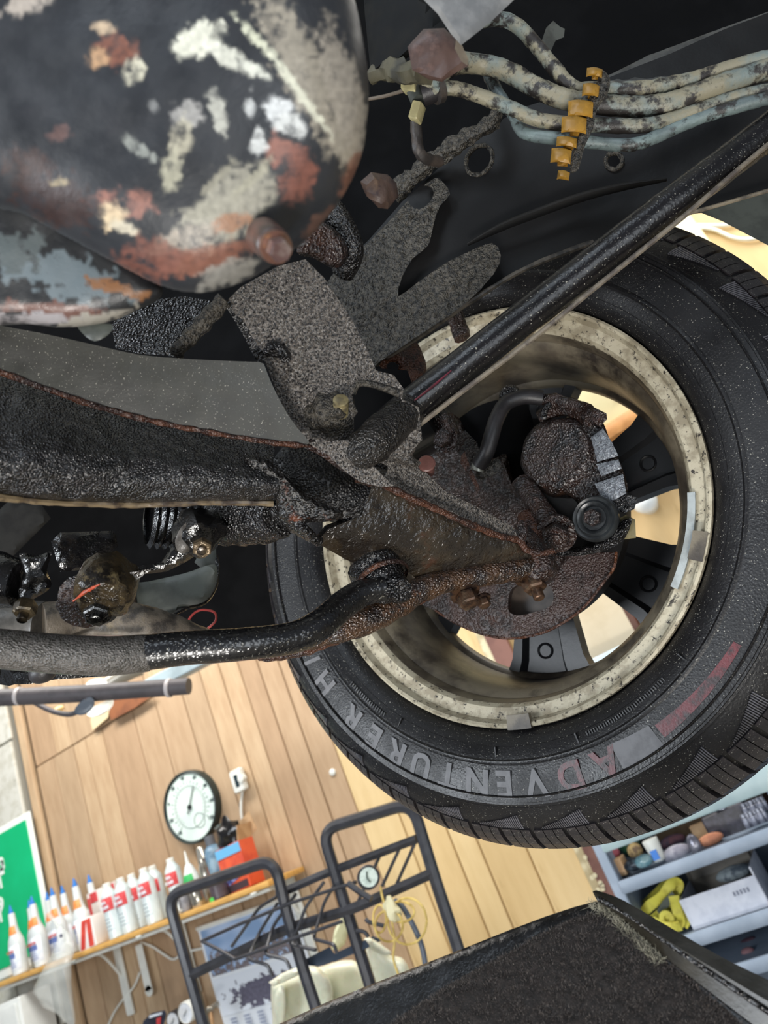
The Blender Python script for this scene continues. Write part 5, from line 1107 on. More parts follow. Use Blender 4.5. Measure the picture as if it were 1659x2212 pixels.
make('screw_cap', G().lathe(p + Zw * .20, Zw, [(0, .021), (.035, .021), (.038, .018), (.038, .001)], 18), mat('dark_grey_cap', '565a60', rough=.5), t)
p = on_shelf(533, 2.47); t = thing('orange_blue_box', 'open orange and blue box stuffed with black plastic', 'box', p)
OB = mat('orange_box', 'd65a38', 'c44a34', rough=.5, sc=20)
make('box_body', G().box(p + Zw * .085, Xw, Yw, Zw, .125, .09, .17, bev=.002), OB, t)
make('blue_band', G().box(p + Zw * .15 + FRONT * .046, Xw, Zw, Yw, .127, .035, .003), mat('box_blue', '6ab0dc', rough=.5), t, smooth=0)
make('blue_print', G().box(p + Zw * .055 + FRONT * .046, nrm(Xw + Zw * .25), nrm(Zw - Xw * .25), Yw, .09, .028, .003), mat('box_navy', '3a3f78', '7a86b8', rough=.5, sc=60), t, smooth=0)
make('dark_print', G().box(p + Zw * .018 + FRONT * .046, Xw, Zw, Yw, .11, .026, .003), mat('box_dark_print', '3a2c34', rough=.5), t, smooth=0)
make('box_flap', G().box(p + Zw * .205 + Xw * .03 + Yw * .045, nrm(Xw + Zw * .35), nrm(Zw - Xw * .2), Yw, .12, .075, .003), mat('cardboard', 'c4a27c', 'b08d68', rough=.7, sc=20), t, smooth=0)
make('box_flap', G().box(p + Zw * .19 + Xw * .065, Yw, nrm(Zw + Xw * .3), Xw, .085, .07, .003), MATS['cardboard'], t, smooth=0)
make('black_liner', G().ball(p + Zw * .205 + Xw * .005 + FRONT * .015, .060, 20, (.95, .6, .95), lump=.035, ls=40), mat('black_bin_liner', '141314', rough=.18, bump=.8, bs=60, bd=.004), t)
for (px, Y, r, h, m, nm, lab, ct) in ((432, 2.40, .028, .075, CHR, 'steel_tin', 'short shiny tin between the rack corner and the dark tin', 'tin'), (478, 2.40, .035, .085, mat('dark_tin', '4a4046', '3a3236', rough=.4, sc=30), 'dark_tin', 'squat dark tin with a bright rim near the orange box', 'tin'), (404, 2.39, .024, .065, mat('grey_mug', '8e8c8e', '77757a', rough=.4), 'metal_mug', 'small grey mug with a pale handle behind the rack corner', 'mug')):
    p = on_shelf(px, Y); t = thing(nm, lab, ct, p)
    make('body', G().lathe(p, Zw, [(0, r * .93), (.003, r), (h - .004, r), (h, r * .96), (h - .002, r * .9), (h * .5, r * .88)], 24, cap=False).lathe(p, Zw, [(.001, r), (.002, .001)], 24), m, t)
    if nm == 'metal_mug': make('handle', G().tube([p + FRONT * r + Zw * .055, p + FRONT * (r + .02) + Zw * .05, p + FRONT * (r + .02) + Zw * .015, p + FRONT * r + Zw * .01], .004, 8), WPL, t)
    else: make('rim', G().lathe(p + Zw * h, Zw, [(-.004, r), (0, r + .002), (.002, r - .001)], 24, cap=False), CHR, t)
tag(make('green_token', G().lathe(on_shelf(462, 2.375), Zw, [(0, .014), (.012, .014), (.014, .011), (.014, .001)], 16), mat('bright_green_cap', '4ac048', rough=.4)), 'little bright green disc on the shelf edge', 'disc')

# plastic bag hanging from the shelf front
def bag():
    V = []; F = []; n, m = 26, 22
    rowp = [((125, 2000, 2.33), 8), ((140, 2030, 2.32), 26), ((132, 2065, 2.30), 40), ((118, 2095, 2.28), 54), ((112, 2125, 2.27), 58), ((120, 2155, 2.27), 46), ((140, 2185, 2.28), 26), ((158, 2215, 2.29), 8)]
    cs = catmull([Q(*p) for p, w in rowp], 4, closed=False); wsx = np.interp(np.linspace(0, 7, len(cs)), range(8), [w for p, w in rowp])
    for i, (c, w) in enumerate(zip(cs, wsx)):
        for j in range(m):
            a = 2 * math.pi * j / m; w_ = w * mpp(c)
            q = c + Xw * math.cos(a) * w_ + Yw * math.sin(a) * w_ * .35
            q = q + nrm(q - c) * .016 * noise.noise(Vector(q * np.array([38, 38, 12.]))) ; V.append(q)
    for i in range(len(cs) - 1):
        for j in range(m): a, b = i * m + j, i * m + (j + 1) % m; F.append((a, b, b + m, a + m))
    return G().add(V, F)
bm = mat('clear_plastic_film', 'd8dcd8', rough=.14, bump=1.0, bs=30, bd=.01, alpha=.30)
bgt = thing('plastic_bag', 'crumpled translucent plastic bag hanging in front of the bottles', 'bag', Q(125, 2100, 2.28))
make('film', bag(), bm, bgt, smooth=80)
make('bag_tail', G().tube([Q(125, 2005, 2.33), Q(118, 1990, 2.35), Q(105, 1975, 2.36)], [.004, .006, .012], 10), bm, bgt)
make('bag_knot', G().ball(Q(132, 2022, 2.29), .008, 12, lump=.004), mat('grey_knot', '5b6078', rough=.4), bgt)

# things under the shelf at far left
t = thing('white_cabinet', 'white cabinet below the shelf at the left edge', 'cabinet', Q(20, 2190, 2.45))
p = Q(36, 2178, 2.36); make('cabinet_body', G().box((p[0] - .35, 2.44, p[2] - .45), Xw, Yw, Zw, .75, .16, .98, bev=.006), WHITEP, t)
make('cabinet_door', G().box((p[0] - .35, 2.354, p[2] - .45), Xw, Yw, Zw, .72, .012, .94, bev=.004), WHITEP, t)
t = thing('wall_outlet', 'cream wall outlet box with round holes, under the plastic bag', 'outlet', wp(110, 2185, .04))
p = wp(110, 2188, .03); make('outlet_box', G().box(p, Xw, Zw, Yw, .16, .22, .05, bev=.006), mat('cream_outlet', 'd8d0b8', 'c8bfa4', rough=.5, sc=10), t)
for dx, dz in ((-.03, .03), (-.03, -.04), (.03, .05), (.04, .02), (.035, -.01), (.05, -.04)):
    make('outlet_hole', G().lathe(p + FRONT * .026 + Xw * dx + Zw * dz, FRONT, [(0, .012 if dx < 0 else .005), (.001, .001)], 14), mat('hole_black', '3a3630', rough=.6) if 'hole_black' not in MATS else MATS['hole_black'], t)
t = thing('flat_steel_hook', 'white rounded steel strap hanging below the shelf', 'strap', wp(320, 2100, .02))
p, q = wp(303, 2038, .03), wp(318, 2142, .03); make('strap_plate', G().box((p + q) / 2, Zw, Xw, Yw, abs(q - p)[2], .042, .006, bev=.003).lathe(np.array([(p[0] + q[0]) / 2, q[1], min(p[2], q[2])]), FRONT, [(-.003, .021), (.003, .021), (.003, .001)], 24), WPL, t)
make('strap_hole', G().lathe(np.array([(p[0] + q[0]) / 2, q[1] - .004, min(p[2], q[2])]), FRONT, [(0, .003), (.001, .0005)], 10), MATS['hole_black'], t)

# calendar poster
def wq(pts, off): return [wp(x, y, off) for x, y in pts]
cal_ = thing('wall_calendar', 'large wall calendar with snowy tree photographs, curling off the planks', 'calendar', wp(560, 2080, .01))
A, B, D_ = wp(430, 2005, .012), wp(627, 1937, .012), wp(500, 2250, .03)
ex_ = B - A; ez_ = D_ - A
def sheet(u0, u1, v0, v1, off, curl=.01, n=12, col=None):
    V = []; F = []; C_ = []
    for i in range(n + 1):
        for j in range(n + 1):
            u = u0 + (u1 - u0) * i / n; v = v0 + (v1 - v0) * j / n
            q = A + ex_ * u + ez_ * v + FRONT * (off + curl * math.sin(u * 5 + v * 3) * .5 + curl); V.append(q)
            if col: C_.append(col(u, v))
    N0 = len(V); V += [v + Yw * .0015 for v in V]
    for i in range(n):
        for j in range(n): a, b, c, d = i * (n + 1) + j, (i + 1) * (n + 1) + j, (i + 1) * (n + 1) + j + 1, i * (n + 1) + j + 1; F += [(a, b, c, d), (d + N0, c + N0, b + N0, a + N0)]
    rg = [i * (n + 1) for i in range(n + 1)] + [n * (n + 1) + j for j in range(1, n + 1)] + [i * (n + 1) + n for i in range(n - 1, -1, -1)] + [j for j in range(n - 1, 0, -1)]
    for a, b in zip(rg, rg[1:] + rg[:1]): F.append((a, b, b + N0, a + N0))
    g = G().add(V, F)
    if col: g.C = C_ + C_
    return g
make('backing_sheet', sheet(0, 1, 0, 1, 0), mat('calendar_paper', 'dfe4ea', 'd2d8e0', rough=.6, sc=5), cal_)
make('top_strip', G().tube([A + FRONT * .012, B + FRONT * .012], .008, 10, smooth=False), WPL, cal_)
def skyc(u, v):
    n = noise.noise(Vector((u * 6, v * 9, 2))); n2 = noise.noise(Vector((u * 30, v * 20, 5))) + .5 * noise.noise(Vector((u * 75, v * 50, 1)))
    c = np.array(s2l('8fb0dc')) * (1 - .2) + .25 * max(0, n + .3)
    tree = (v - .30 + .10 * n2 + .05 * math.sin(u * 11)) > 0 and n2 > -.25
    if tree: c = np.array(s2l('6b6468')) * (1 + .6 * n2)
    return tuple(np.clip(c, 0, .9))
make('sky_photo', sheet(.03, .97, .03, .44, .0025, n=84, col=skyc), mat('calendar_photo', '888888', attr=True, rough=.5), cal_)
def snowc(u, v):
    n2 = noise.noise(Vector((u * 16, v * 16, 8))); n3 = noise.noise(Vector((u * 60, v * 44, 3)))
    c = np.array(s2l('d6dde8')); d = math.hypot((u - .5) / .38, (v - .66) / .12)
    if d + .5 * n2 + .3 * n3 < .9: c = np.array(s2l('5c5a6c')) * (1 + .5 * n3)
    return tuple(np.clip(c, 0, .9))
make('snow_photo', sheet(.03, .97, .47, .78, .0025, n=84, col=snowc), MATS['calendar_photo'], cal_)
g = G()
for j in range(7):
    for i in range(6):
        q = A + ex_ * (.12 + .14 * i) + ez_ * (.82 + .028 * j) + FRONT * .018
        g.box(q, ex_, ez_, FRONT, .03, .006, .001)
tag(make('calendar_print', g, mat('calendar_ink', '8790a8', rough=.6), cal_, smooth=0), kind='stuff')

# ================================================================ black wire rack in front of the wall
rk = thing('wire_rack', 'black square tube rack with two arched frames and a wire basket', 'rack', Q(700, 2000, 1.7))
RM = mat('black_rack_enamel', '33343a', '2a2b30', rough=.35, sc=30)
YB = 1.72
def bar(pts, w, name, m=RM, seg=4, smooth=False): return make(name, G().tube(fillet([Q(*p) for p in pts], w * 3.2), w, max(seg, 6), smooth=False), m, rk, smooth=40)
bar([(470, 2330, YB - .1), (440, 2212, YB - .1), (362, 1934, YB - .1), (592, 1855, YB - .06), (620, 1975, YB - .05), (660, 2110, YB - .05), (700, 2230, YB - .05)], .0155, 'arched_frame', seg=8)
bar([(850, 2290, YB), (798, 2122, YB), (695, 1792, YB), (890, 1733, YB + .04), (940, 1900, YB + .04), (993, 2060, YB + .04), (1050, 2230, YB + .04)], .0155, 'arched_frame', seg=8)
bar([(600, 1932, YB - .02), (700, 1888, YB), (900, 1812, YB + .04)], .012, 'cross_bar')
bar([(414, 2106, YB - .1), (615, 2008, YB - .04), (770, 1960, YB), (938, 1884, YB + .04)], .014, 'cross_bar')
for pts in ([(436, 2033, 1.62), (520, 1995, 1.62), (630, 1950, 1.66), (770, 1905, 1.7)], [(436, 2033, 1.62), (470, 2050, 1.6), (508, 2072, 1.58)], [(508, 2072, 1.58), (620, 2032, 1.62), (740, 1990, 1.66)], [(600, 1950, 1.7), (560, 2015, 1.66), (535, 2072, 1.6), (580, 2085, 1.6), (588, 2110, 1.6)], [(640, 1930, 1.7), (590, 2000, 1.66), (572, 2062, 1.6), (618, 2072, 1.6), (628, 2094, 1.6)],
            [(700, 1905, 1.7), (660, 1960, 1.68), (630, 2040, 1.64), (682, 2052, 1.6)], [(735, 1890, 1.72), (700, 1950, 1.7), (677, 2028, 1.64), (722, 2040, 1.6), (728, 2060, 1.6)], [(862, 1835, 1.76), (825, 1915, 1.74)], [(896, 1822, 1.76), (850, 1925, 1.74)], [(820, 1850, 1.75), (765, 1965, 1.72)], [(500, 2045, 1.62), (560, 1960, 1.66), (600, 1935, 1.7)]):
    bar(pts, .0042, 'basket_wire', seg=8)
bar([(752, 1908, 1.68), (775, 1925, 1.68), (802, 1942, 1.68)], .008, 'pivot_lever', seg=8)
bar([(790, 1985, 1.7), (796, 1992, 1.7), (830, 2000, 1.7)], .005, 'hook', seg=8); bar([(770, 2010, 1.7), (788, 2012, 1.7), (796, 2024, 1.7)], .005, 'hook', seg=8)
make('dark_rail', slab([(640, 2082), (712, 2045), (722, 2060), (765, 2040), (790, 2030), (800, 2045), (700, 2085), (690, 2088)], [(640, 2082, 1.69), (800, 2035, 1.72), (700, 2088, 1.69)], .02, rnd=.003, grid=.02), mat('dark_blue_rail', '2a3442', rough=.4), rk)
tag(make('power_strip', slab([(710, 2068), (760, 2048), (806, 2022), (826, 2030), (800, 2046), (722, 2078)], [(710, 2068, 1.9), (820, 2030, 1.95), (722, 2078, 1.9)], .03, rnd=.003, grid=.02), mat('navy_box', '27303c', rough=.4)), 'dark navy bar lying across behind the right rack leg', 'bar')
gd = Q(796, 1895, 1.62); t = thing('dial_gauge', 'small round gauge with a black case tied to the rack', 'gauge', gd)
gax = nrm(O - gd + np.array([.25, 0, .1]))
make('gauge_case', G().lathe(gd, gax, [(-.03, .024), (-.015, .0265), (.004, .0265), (.006, .024), (.003, .021)], 32), mat('gauge_black', '3a3a3e', rough=.3, metal=.4), t)
make('gauge_face', G().lathe(gd + gax * .001, gax, [(.0, .0215), (.003, .0212), (.0035, .0001)], 28), mat('gauge_face_white', 'c8d4cc', 'aab8b0', rough=.3, sc=60), t)
u_, w_, _ = frame(gax); make('gauge_mark', G().tube([gd + gax * .006 + w_ * .012, gd + gax * .006 - u_ * .004, gd + gax * .006 - w_ * .012], .0018, 6), mat('gauge_ink', '4a5650', rough=.5), t)
t = thing('yellow_cord_coil', 'tangled pale yellow cord hanging from the rack by the gauge', 'cord', Q(845, 1985, 1.66))
YC = mat('pale_yellow_cord', 'c9b064', 'b59c54', rough=.5, sc=60)
for cx_, cy_, rx, ry, ph in ((880, 1990, 42, 50, 0), (840, 2000, 30, 34, .8), (865, 1970, 30, 22, 2), (820, 1985, 14, 30, 1)):
    make('cord_loop', G().tube([Q(cx_ + rx * math.cos(a + ph), cy_ + ry * math.sin(a + ph) , 1.66 + .02 * math.sin(2 * a + ph)) for a in [k * .52 for k in range(13)]], .0026, 8), YC, t)
make('cord_tail', G().tube([Q(822, 1915, 1.66), Q(828, 1945, 1.66), Q(845, 1985, 1.66), Q(852, 2030, 1.66), (Q(850, 2070, 1.66)), Q(862, 2110, 1.66)], .0028, 8), YC, t)
make('knot', G().ball(Q(846, 1965, 1.65), .018, 14, (1, .8, 1.2), lump=.02, ls=60), mat('cream_knot', 'cfc8a4', rough=.6), t)
tag(make('rubber_hose', G().tube([Q(852, 1945, 1.7), Q(870, 1960, 1.7), Q(892, 1998, 1.7), Q(910, 2040, 1.7), Q(918, 2078, 1.7), Q(922, 2120, 1.7)], .0065, 12), mat('slate_hose', '4d5664', '3f4752', rough=.4, sc=20)), 'slate grey hose curving down inside the right rack frame', 'hose')
# translucent jugs
JUG = mat('milky_jug', 'd6d6c2', 'cbcdb8', 'b0a888', rough=.3, sc=10, mix3=(.6, .75), sc3=7, trans=.0, sss=.2)
def jug(name, lab, outline, pl, th, extra=()):
    t = thing(name, lab, 'jug', Q(*pl[0]), 'translucent fluid jugs behind the tray')
    make('jug_body', slab(outline, pl, th, rnd=.035, grid=.012, amp=.004, ns=9), JUG, t, smooth=70)
    for nm, o_, dp_, th2 in extra: make(nm, slab(o_, [(x, y, Y + dp_) for x, y, Y in pl], th2, rnd=.012, grid=.01, amp=.002, ns=20), JUG, t, smooth=70)
    return t
jug('fluid_jug', 'cream wide mouthed jug, leftmost behind the tray edge', catmull([(585, 2130), (600, 2118), (640, 2100), (668, 2086), (690, 2090), (715, 2120), (720, 2160), (712, 2250), (600, 2260), (588, 2200)], 3), [(600, 2120, 1.82), (700, 2100, 1.82), (650, 2200, 1.85)], .16, (('spout_rim', [(580, 2122), (610, 2102), (656, 2083), (664, 2090), (640, 2110), (590, 2132)], -.06, .04), ('handle', catmull([(596, 2140), (612, 2130), (618, 2170), (612, 2215), (600, 2215), (592, 2180)], 3), -.07, .05)))
jug('fluid_jug', 'stained cream jug between the first jug and the right rack leg', catmull([(668, 2110), (700, 2085), (760, 2072), (785, 2100), (800, 2170), (790, 2250), (690, 2250)], 3), [(680, 2100, 2.0), (780, 2090, 2.0), (720, 2200, 2.02)], .18)
jug('fluid_jug', 'whitest jug with a small spout, right of the right rack leg', catmull([(792, 2040), (812, 2028), (826, 2040), (842, 2062), (868, 2068), (884, 2090), (890, 2130), (880, 2200), (800, 2200), (790, 2100)], 3), [(792, 2050, 1.95), (880, 2080, 1.98), (830, 2150, 1.97)], .16, (('spout', catmull([(786, 2030), (800, 2026), (830, 2045), (846, 2058), (830, 2064), (800, 2050)], 3), -.05, .05),))
tag(make('paper_tube', slab([(735, 1985), (745, 1978), (752, 2010), (745, 2040), (728, 2055), (716, 2050), (722, 2010)], [(735, 1985, 2.2), (752, 2010, 2.22), (728, 2055, 2.2)], .03, rnd=.008, grid=.01), mat('pale_green_tube', 'cfd0b0', rough=.5)), 'pale green plastic tube standing behind the rack wires', 'tube')

# bottom left odds and ends
t = thing('dial_caliper_box', 'dark box with red print at the bottom edge', 'box', Q(338, 2200, 2.3)); 
make('box_body', slab([(310, 2205), (328, 2188), (356, 2182), (360, 2190), (348, 2240), (300, 2245)], [(310, 2205, 2.3), (360, 2190, 2.3), (340, 2240, 2.32)], .08, rnd=.004, grid=.02), mat('navy_carton', '33384c', '272a38', rough=.5, sc=20), t)
make('red_print', slab([(338, 2200), (348, 2196), (346, 2216), (338, 2220)], [(310, 2205, 2.295), (360, 2190, 2.295), (340, 2240, 2.315)], .004, grid=.02), REDL, t)
make('white_print', slab([(322, 2194), (350, 2186), (350, 2191), (322, 2200)], [(310, 2205, 2.295), (360, 2190, 2.295), (340, 2240, 2.315)], .004, grid=.02), LABW, t)
for (x, y, r, lab) in ((401, 2188, 21, 'white round dial behind the left rack leg, upper of two'), (374, 2206, 19, 'white round dial at the bottom edge, lower of two')):
    p = Q(x, y, 2.45); rr2 = r * mpp(p); t = thing('pressure_dial', lab, 'gauge', p, 'small white dials at the bottom left')
    make('dial_case', G().lathe(p, FRONT, [(-.03, rr2), (0, rr2 * 1.02), (.004, rr2 * .95), (.001, rr2 * .9)], 28), MATS['gauge_black'] if y > 2200 else WPL, t)
    make('dial_plate', G().lathe(p, FRONT, [(0, rr2 * .92), (.002, rr2 * .9), (.0022, .0001)], 28), MATS['white_label'], t)
    make('pointer', G().tube([p + FRONT * .004 - Xw * .01 - Zw * .008, p + FRONT * .004 + Xw * .012 + Zw * .01], .0012, 6), ink, t)
t = thing('brass_valve', 'small brass and steel valve hanging near the calendar corner', 'valve', Q(455, 2180, 2.4))
make('valve_bar', G().tube([Q(436, 2187, 2.4), Q(452, 2182, 2.4), Q(470, 2168, 2.4)], [.008, .011, .009], 12, lump=.006, ls=90), CHR, t)
make('valve_stem', G().tube([Q(455, 2180, 2.4), Q(457, 2200, 2.4), Q(460, 2225, 2.4)], [.006, .009, .010], 12), mat('brass', 'b8916a', rough=.35, metal=.6), t)

# ================================================================ tube and beam under the bar at left
t = thing('padded_tube', 'dark grey padded tube with two pale bands, hanging before the wall', 'tube', Q(200, 1495, 1.5))
PT = mat('charcoal_foam', '4a4548', '3f3b3e', rough=.6, sc=20)
make('tube_body', G().tube([Q(2, 1507, 1.42), Q(200, 1497, 1.5), Q(408, 1482, 1.6)], [.025, .0245, .023], 24, smooth=False, step=.05), PT, t)
for x, y, Y in ((42, 1504, 1.435), (366, 1486, 1.58)):
    make('pale_band', G().lathe(Q(x, y, Y), nrm(Q(408, 1482, 1.6) - Q(2, 1507, 1.42)), [(-.006, .0245), (-.004, .0262), (.004, .0262), (.006, .0235)], 24, cap=False), mat('band_white', 'b4aeae', rough=.5) if 'band_white' not in MATS else MATS['band_white'], t)
make('tube_end', G().lathe(Q(3, 1507, 1.42), nrm(Q(2, 1507, 1.42) - Q(408, 1482, 1.6)), [(0, .020), (.006, .018), (.01, .010), (.01, .001)], 24), CHR, t)
make('curved_arm', G().tube([Q(70, 1515, 1.5), Q(110, 1535, 1.5), Q(150, 1543, 1.5), Q(178, 1530, 1.5), Q(190, 1510, 1.48)], .0075, 12), PT, t)
make('pivot_clamp', slab(catmull([(160, 1535), (175, 1515), (195, 1505), (205, 1520), (190, 1540), (170, 1545)], 3), [(160, 1535, 1.46), (205, 1510, 1.48), (190, 1540, 1.47)], .02, rnd=.005, grid=.01), mat('slate_clamp', '4b525c', rough=.4), t)
t = thing('ceiling_lamp', 'white lamp heads and reflectors half hidden behind the padded tube', 'lamp', Q(215, 1480, 1.9))
make('reflector', slab(catmull([(185, 1478), (205, 1466), (238, 1468), (240, 1484), (215, 1492), (190, 1490)], 3), [(185, 1478, 1.9), (240, 1470, 1.95), (215, 1492, 1.9)], .05, rnd=.02, grid=.015), WPL, t)
make('reflector', slab(catmull([(188, 1545), (200, 1528), (236, 1512), (246, 1516), (235, 1535), (210, 1548)], 3), [(188, 1545, 1.9), (246, 1516, 1.95), (210, 1548, 1.9)], .04, rnd=.015, grid=.015), WPL, t)
make('lamp_arm', G().tube([Q(240, 1475, 1.9), Q(270, 1455, 1.92), Q(305, 1440, 1.95)], .03, 14), mat('grey_lamp_metal', 'a09a8e', rough=.35, metal=.3), t)
make('warm_bulb', G().ball(Q(125, 1534, 1.8), .012, 14, (2.6, 1, 1)), mat('amber_lens', 'd8a850', 'e8c890', rough=.3, sc=30), t)
tag(make('roof_beam', G().box((Q(470, 1402, 2.2) + Q(318, 1492, 2.2)) / 2, nrm(Q(460, 1405, 2.2) - Q(270, 1505, 2.2)), Yw, Zw, .42, .05, .055, bev=.004), mat('pale_blue_beam', '9fb0b8', '8c9ca4', rough=.4, sc=10)), 'pale blue steel beam sloping up behind the padded tube', 'beam')
tag(make('wall_board', slab([(196, 1530), (220, 1520), (236, 1533), (233, 1550), (200, 1578), (196, 1560)], [(196, 1530, 2.57), (236, 1533, 2.57), (200, 1578, 2.57)], .015, grid=.05), mat('cream_board', 'd8c49c', rough=.6)), 'short cream board end above the plank joint', 'board')
tag(make('wall_board', slab([(236, 1545), (240, 1510), (300, 1500), (325, 1505), (290, 1530), (240, 1556)], [(236, 1545, 2.56), (325, 1505, 2.56), (240, 1510, 2.56)], .015, grid=.05), mat('reddish_board', '8a5432', '74452a', rough=.6, sc=10)), 'reddish brown board wedge above the plank joint', 'board')

# ================================================================ grey shelving unit at right
BYF, BYB = 2.18, 2.57
def zat(px, py, Y): return Q(px, py, Y)[2]
UX0 = Q(1324, 1893, BYF)[0] + .008
un = thing('shelving_unit', 'blue grey painted shelving unit full of clutter, right of the pale planks', 'shelving', (UX0 + .5, 2.37, 0.02))
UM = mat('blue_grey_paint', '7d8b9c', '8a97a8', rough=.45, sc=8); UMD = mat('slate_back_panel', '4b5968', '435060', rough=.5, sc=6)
top_z = zat(1335, 1408, BYF)
z1, z2, z3 = zat(1500, 1848, BYF), zat(1580, 1990, BYF), zat(1620, 2075, BYF)
zb = zat(1560, 1738, BYF)
UW = 1.5
make('upright', G().box((UX0 - .012, (BYF + BYB) / 2, (top_z + .02) / 2), Xw, Yw, Zw, .03, BYB - BYF, top_z - .02, bev=.003), UM, un)
make('upright', G().box((UX0 + UW, (BYF + BYB) / 2, (top_z + .02) / 2), Xw, Yw, Zw, .03, BYB - BYF, top_z - .02, bev=.003), UM, un)
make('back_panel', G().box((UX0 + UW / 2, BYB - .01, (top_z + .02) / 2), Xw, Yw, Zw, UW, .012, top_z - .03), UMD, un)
for z in (top_z, z1, z2, z3, z3 - .35, .15): make('shelf_board', G().box((UX0 + UW / 2, (BYF + BYB) / 2, z - .009), Xw, Yw, Zw, UW, BYB - BYF, .018, bev=.002), UM, un)
for z in (z1, z2, z3): make('front_edge', G().box((UX0 + UW / 2, BYF - .008, z - .012), Xw, Yw, Zw, UW, .014, .032, bev=.003), UM, un)
make('cross_rail', G().box((UX0 + UW / 2, BYF - .006, zb + .03), Xw, Yw, Zw, UW, .014, .075, bev=.004), mat('pale_aqua_rail', 'a3b8bc', '94aab0', rough=.4, sc=6), un)
make('partition', G().box((Q(1659, 1700, BYF)[0], 2.37, (z1 + zb) / 2), Xw, Yw, Zw, .02, .36, zb - z1, bev=.002), UM, un)
# brown perforated strip beside it
st_ = thing('perforated_strip', 'reddish brown strip with pale oval holes between the planks and the shelving', 'strip', (UX0 - .06, 2.56, 1.2))
sx0, sx1 = Q(1252, 1812, 2.56)[0], Q(1296, 1812, 2.56)[0]
make('strip_face', G().box(((sx0 + sx1) / 2, 2.565, 1.3), Xw, Zw, Yw, abs(sx1 - sx0) + .012, 2.6, .02, bev=.003), mat('brown_strip_paint', '7c564c', '6e4a42', rough=.6, sc=12), st_)
for (x, y) in ((1264, 1852), (1285, 1891), (1279, 1896), (1301, 1913), (1297, 1907), (1302, 1920), (1292, 1922), (1296, 1930)):
    p = Q(x, y, 2.553); make('pale_oval', G().lathe(p, FRONT, [(0, .0075), (.002, .007), (.002, .001)], 14), mat('hole_cream', 'd8cfae', rough=.6) if 'hole_cream' not in MATS else MATS['hole_cream'], st_)

# clutter on the shelves
GC = 'clutter on the blue grey shelving'
def lump_thing(name, lab, cat, px, py, rx, ry, Y, m, sc_=1.0, lump=.03, ls=30):
    c = Q(px, py, Y); w = rx * 1.2 * mpp(c); h = ry * 1.3 * mpp(c)
    return tag(make(name, G().ball(c, 1.0, 22, (w, w * .7, h), lump=lump * .6, ls=ls), m, smooth=60), lab, cat, GC)
def cm_(n, *a, **k): return MATS[n] if n in MATS else mat(n, *a, **k)
lump_thing('green_bag', 'crumpled dark green plastic bag on the upper shelf', 'bag', 1356, 1822, 22, 22, 2.3, cm_('green_film', '2c5a40', '1e4430', rough=.3, sc=20), lump=.05)
lump_thing('black_cloth', 'black cloth heap right of the green bag', 'cloth', 1394, 1815, 20, 18, 2.35, cm_('black_cloth', '1c1c24', rough=.8), lump=.05)
lump_thing('pink_rag', 'small pink rag low left of the green bag', 'rag', 1326, 1842, 11, 9, 2.25, cm_('pink_rag', '8a4450', rough=.8), lump=.03)
lump_thing('dark_rag', 'dark maroon rag behind the pink rag', 'rag', 1322, 1860, 14, 12, 2.3, cm_('maroon_rag', '3c2830', rough=.8), lump=.04)
lump_thing('tan_glove', 'tan glove beside the clear jar', 'glove', 1372, 1838, 14, 13, 2.24, cm_('tan_leather', 'a08a5c', '5c4a38', rough=.8, sc=40), lump=.05)
lump_thing('tool_heap', 'heap of small dark tools in front of the upper shelf', 'tools', 1372, 1866, 22, 10, 2.22, cm_('dark_tools', '2a3038', '55626c', rough=.35, sc=60, metal=.4), lump=.05, ls=60)
lump_thing('clear_jar', 'clear teal jar of screws left of the white cup', 'jar', 1390, 1860, 18, 10, 2.21, cm_('teal_glass', '5c8490', '88a4a8', rough=.2, sc=40), lump=.01)
p = Q(1425, 1858, 2.23); t = thing('white_cup', 'white disposable cup with a blue print on the upper shelf', 'cup', p, GC)
make('cup_body', G().lathe(p, Zw, [(0, .017), (.052, .022), (.055, .021)], 20), WPL, t); make('blue_print', G().box(p + Zw * .018 + FRONT * .021, Xw, Zw, Yw, .018, .024, .003), cm_('print_blue', '3a80d8', rough=.5), t)
lump_thing('purple_rag', 'dark purple rag behind the crumpled paper', 'rag', 1452, 1818, 26, 10, 2.36, cm_('purple_rag', '3a3040', '5c3a44', rough=.8, sc=30), lump=.05)
lump_thing('paper_wad', 'crumpled grey white paper on the upper shelf', 'paper', 1462, 1842, 28, 12, 2.25, cm_('grey_paper', 'b0aeb8', '8c8a98', rough=.6, sc=30), lump=.05)
lump_thing('steel_bracket', 'bent grey steel piece leaning by the paper', 'bracket', 1502, 1828, 12, 20, 2.22, cm_('grey_steel', '70707c', '9a98a0', rough=.3, metal=.5, sc=40), lump=.05, ls=50)
lump_thing('orange_sponge', 'flat peach coloured sponge on the upper shelf', 'sponge', 1535, 1813, 24, 9, 2.24, cm_('peach_sponge', 'c88a68', 'b0745a', rough=.8, sc=30), lump=.02)
tag(make('cardboard_piece', G().box(Q(1523, 1795, 2.38), Xw, Zw, Yw, .07, .05, .02, bev=.004), MATS['cardboard']), 'tan cardboard piece behind the peach sponge', 'cardboard', GC)
tag(make('cardboard_sheet', G().box(Q(1460, 1800, 2.53), Xw, Zw, Yw, .36, .09, .008), MATS['cardboard']), 'long tan cardboard sheet at the back of the upper shelf', 'cardboard', GC)
tag(make('small_carton', G().box(Q(1336, 1872, 2.24), Xw, Zw, Yw, .045, .045, .05, bev=.003), MATS['cardboard']), 'small cardboard box at the left end of the upper shelf', 'box', GC)
tag(make('wood_block', G().box(Q(1625, 1745, 2.5), Xw, Zw, Yw, .12, .08, .03, bev=.003), cm_('dark_wood', '6a4630', '54361f', rough=.6, sc=20)), 'brown wooden block at the back right of the upper shelf', 'block', GC)
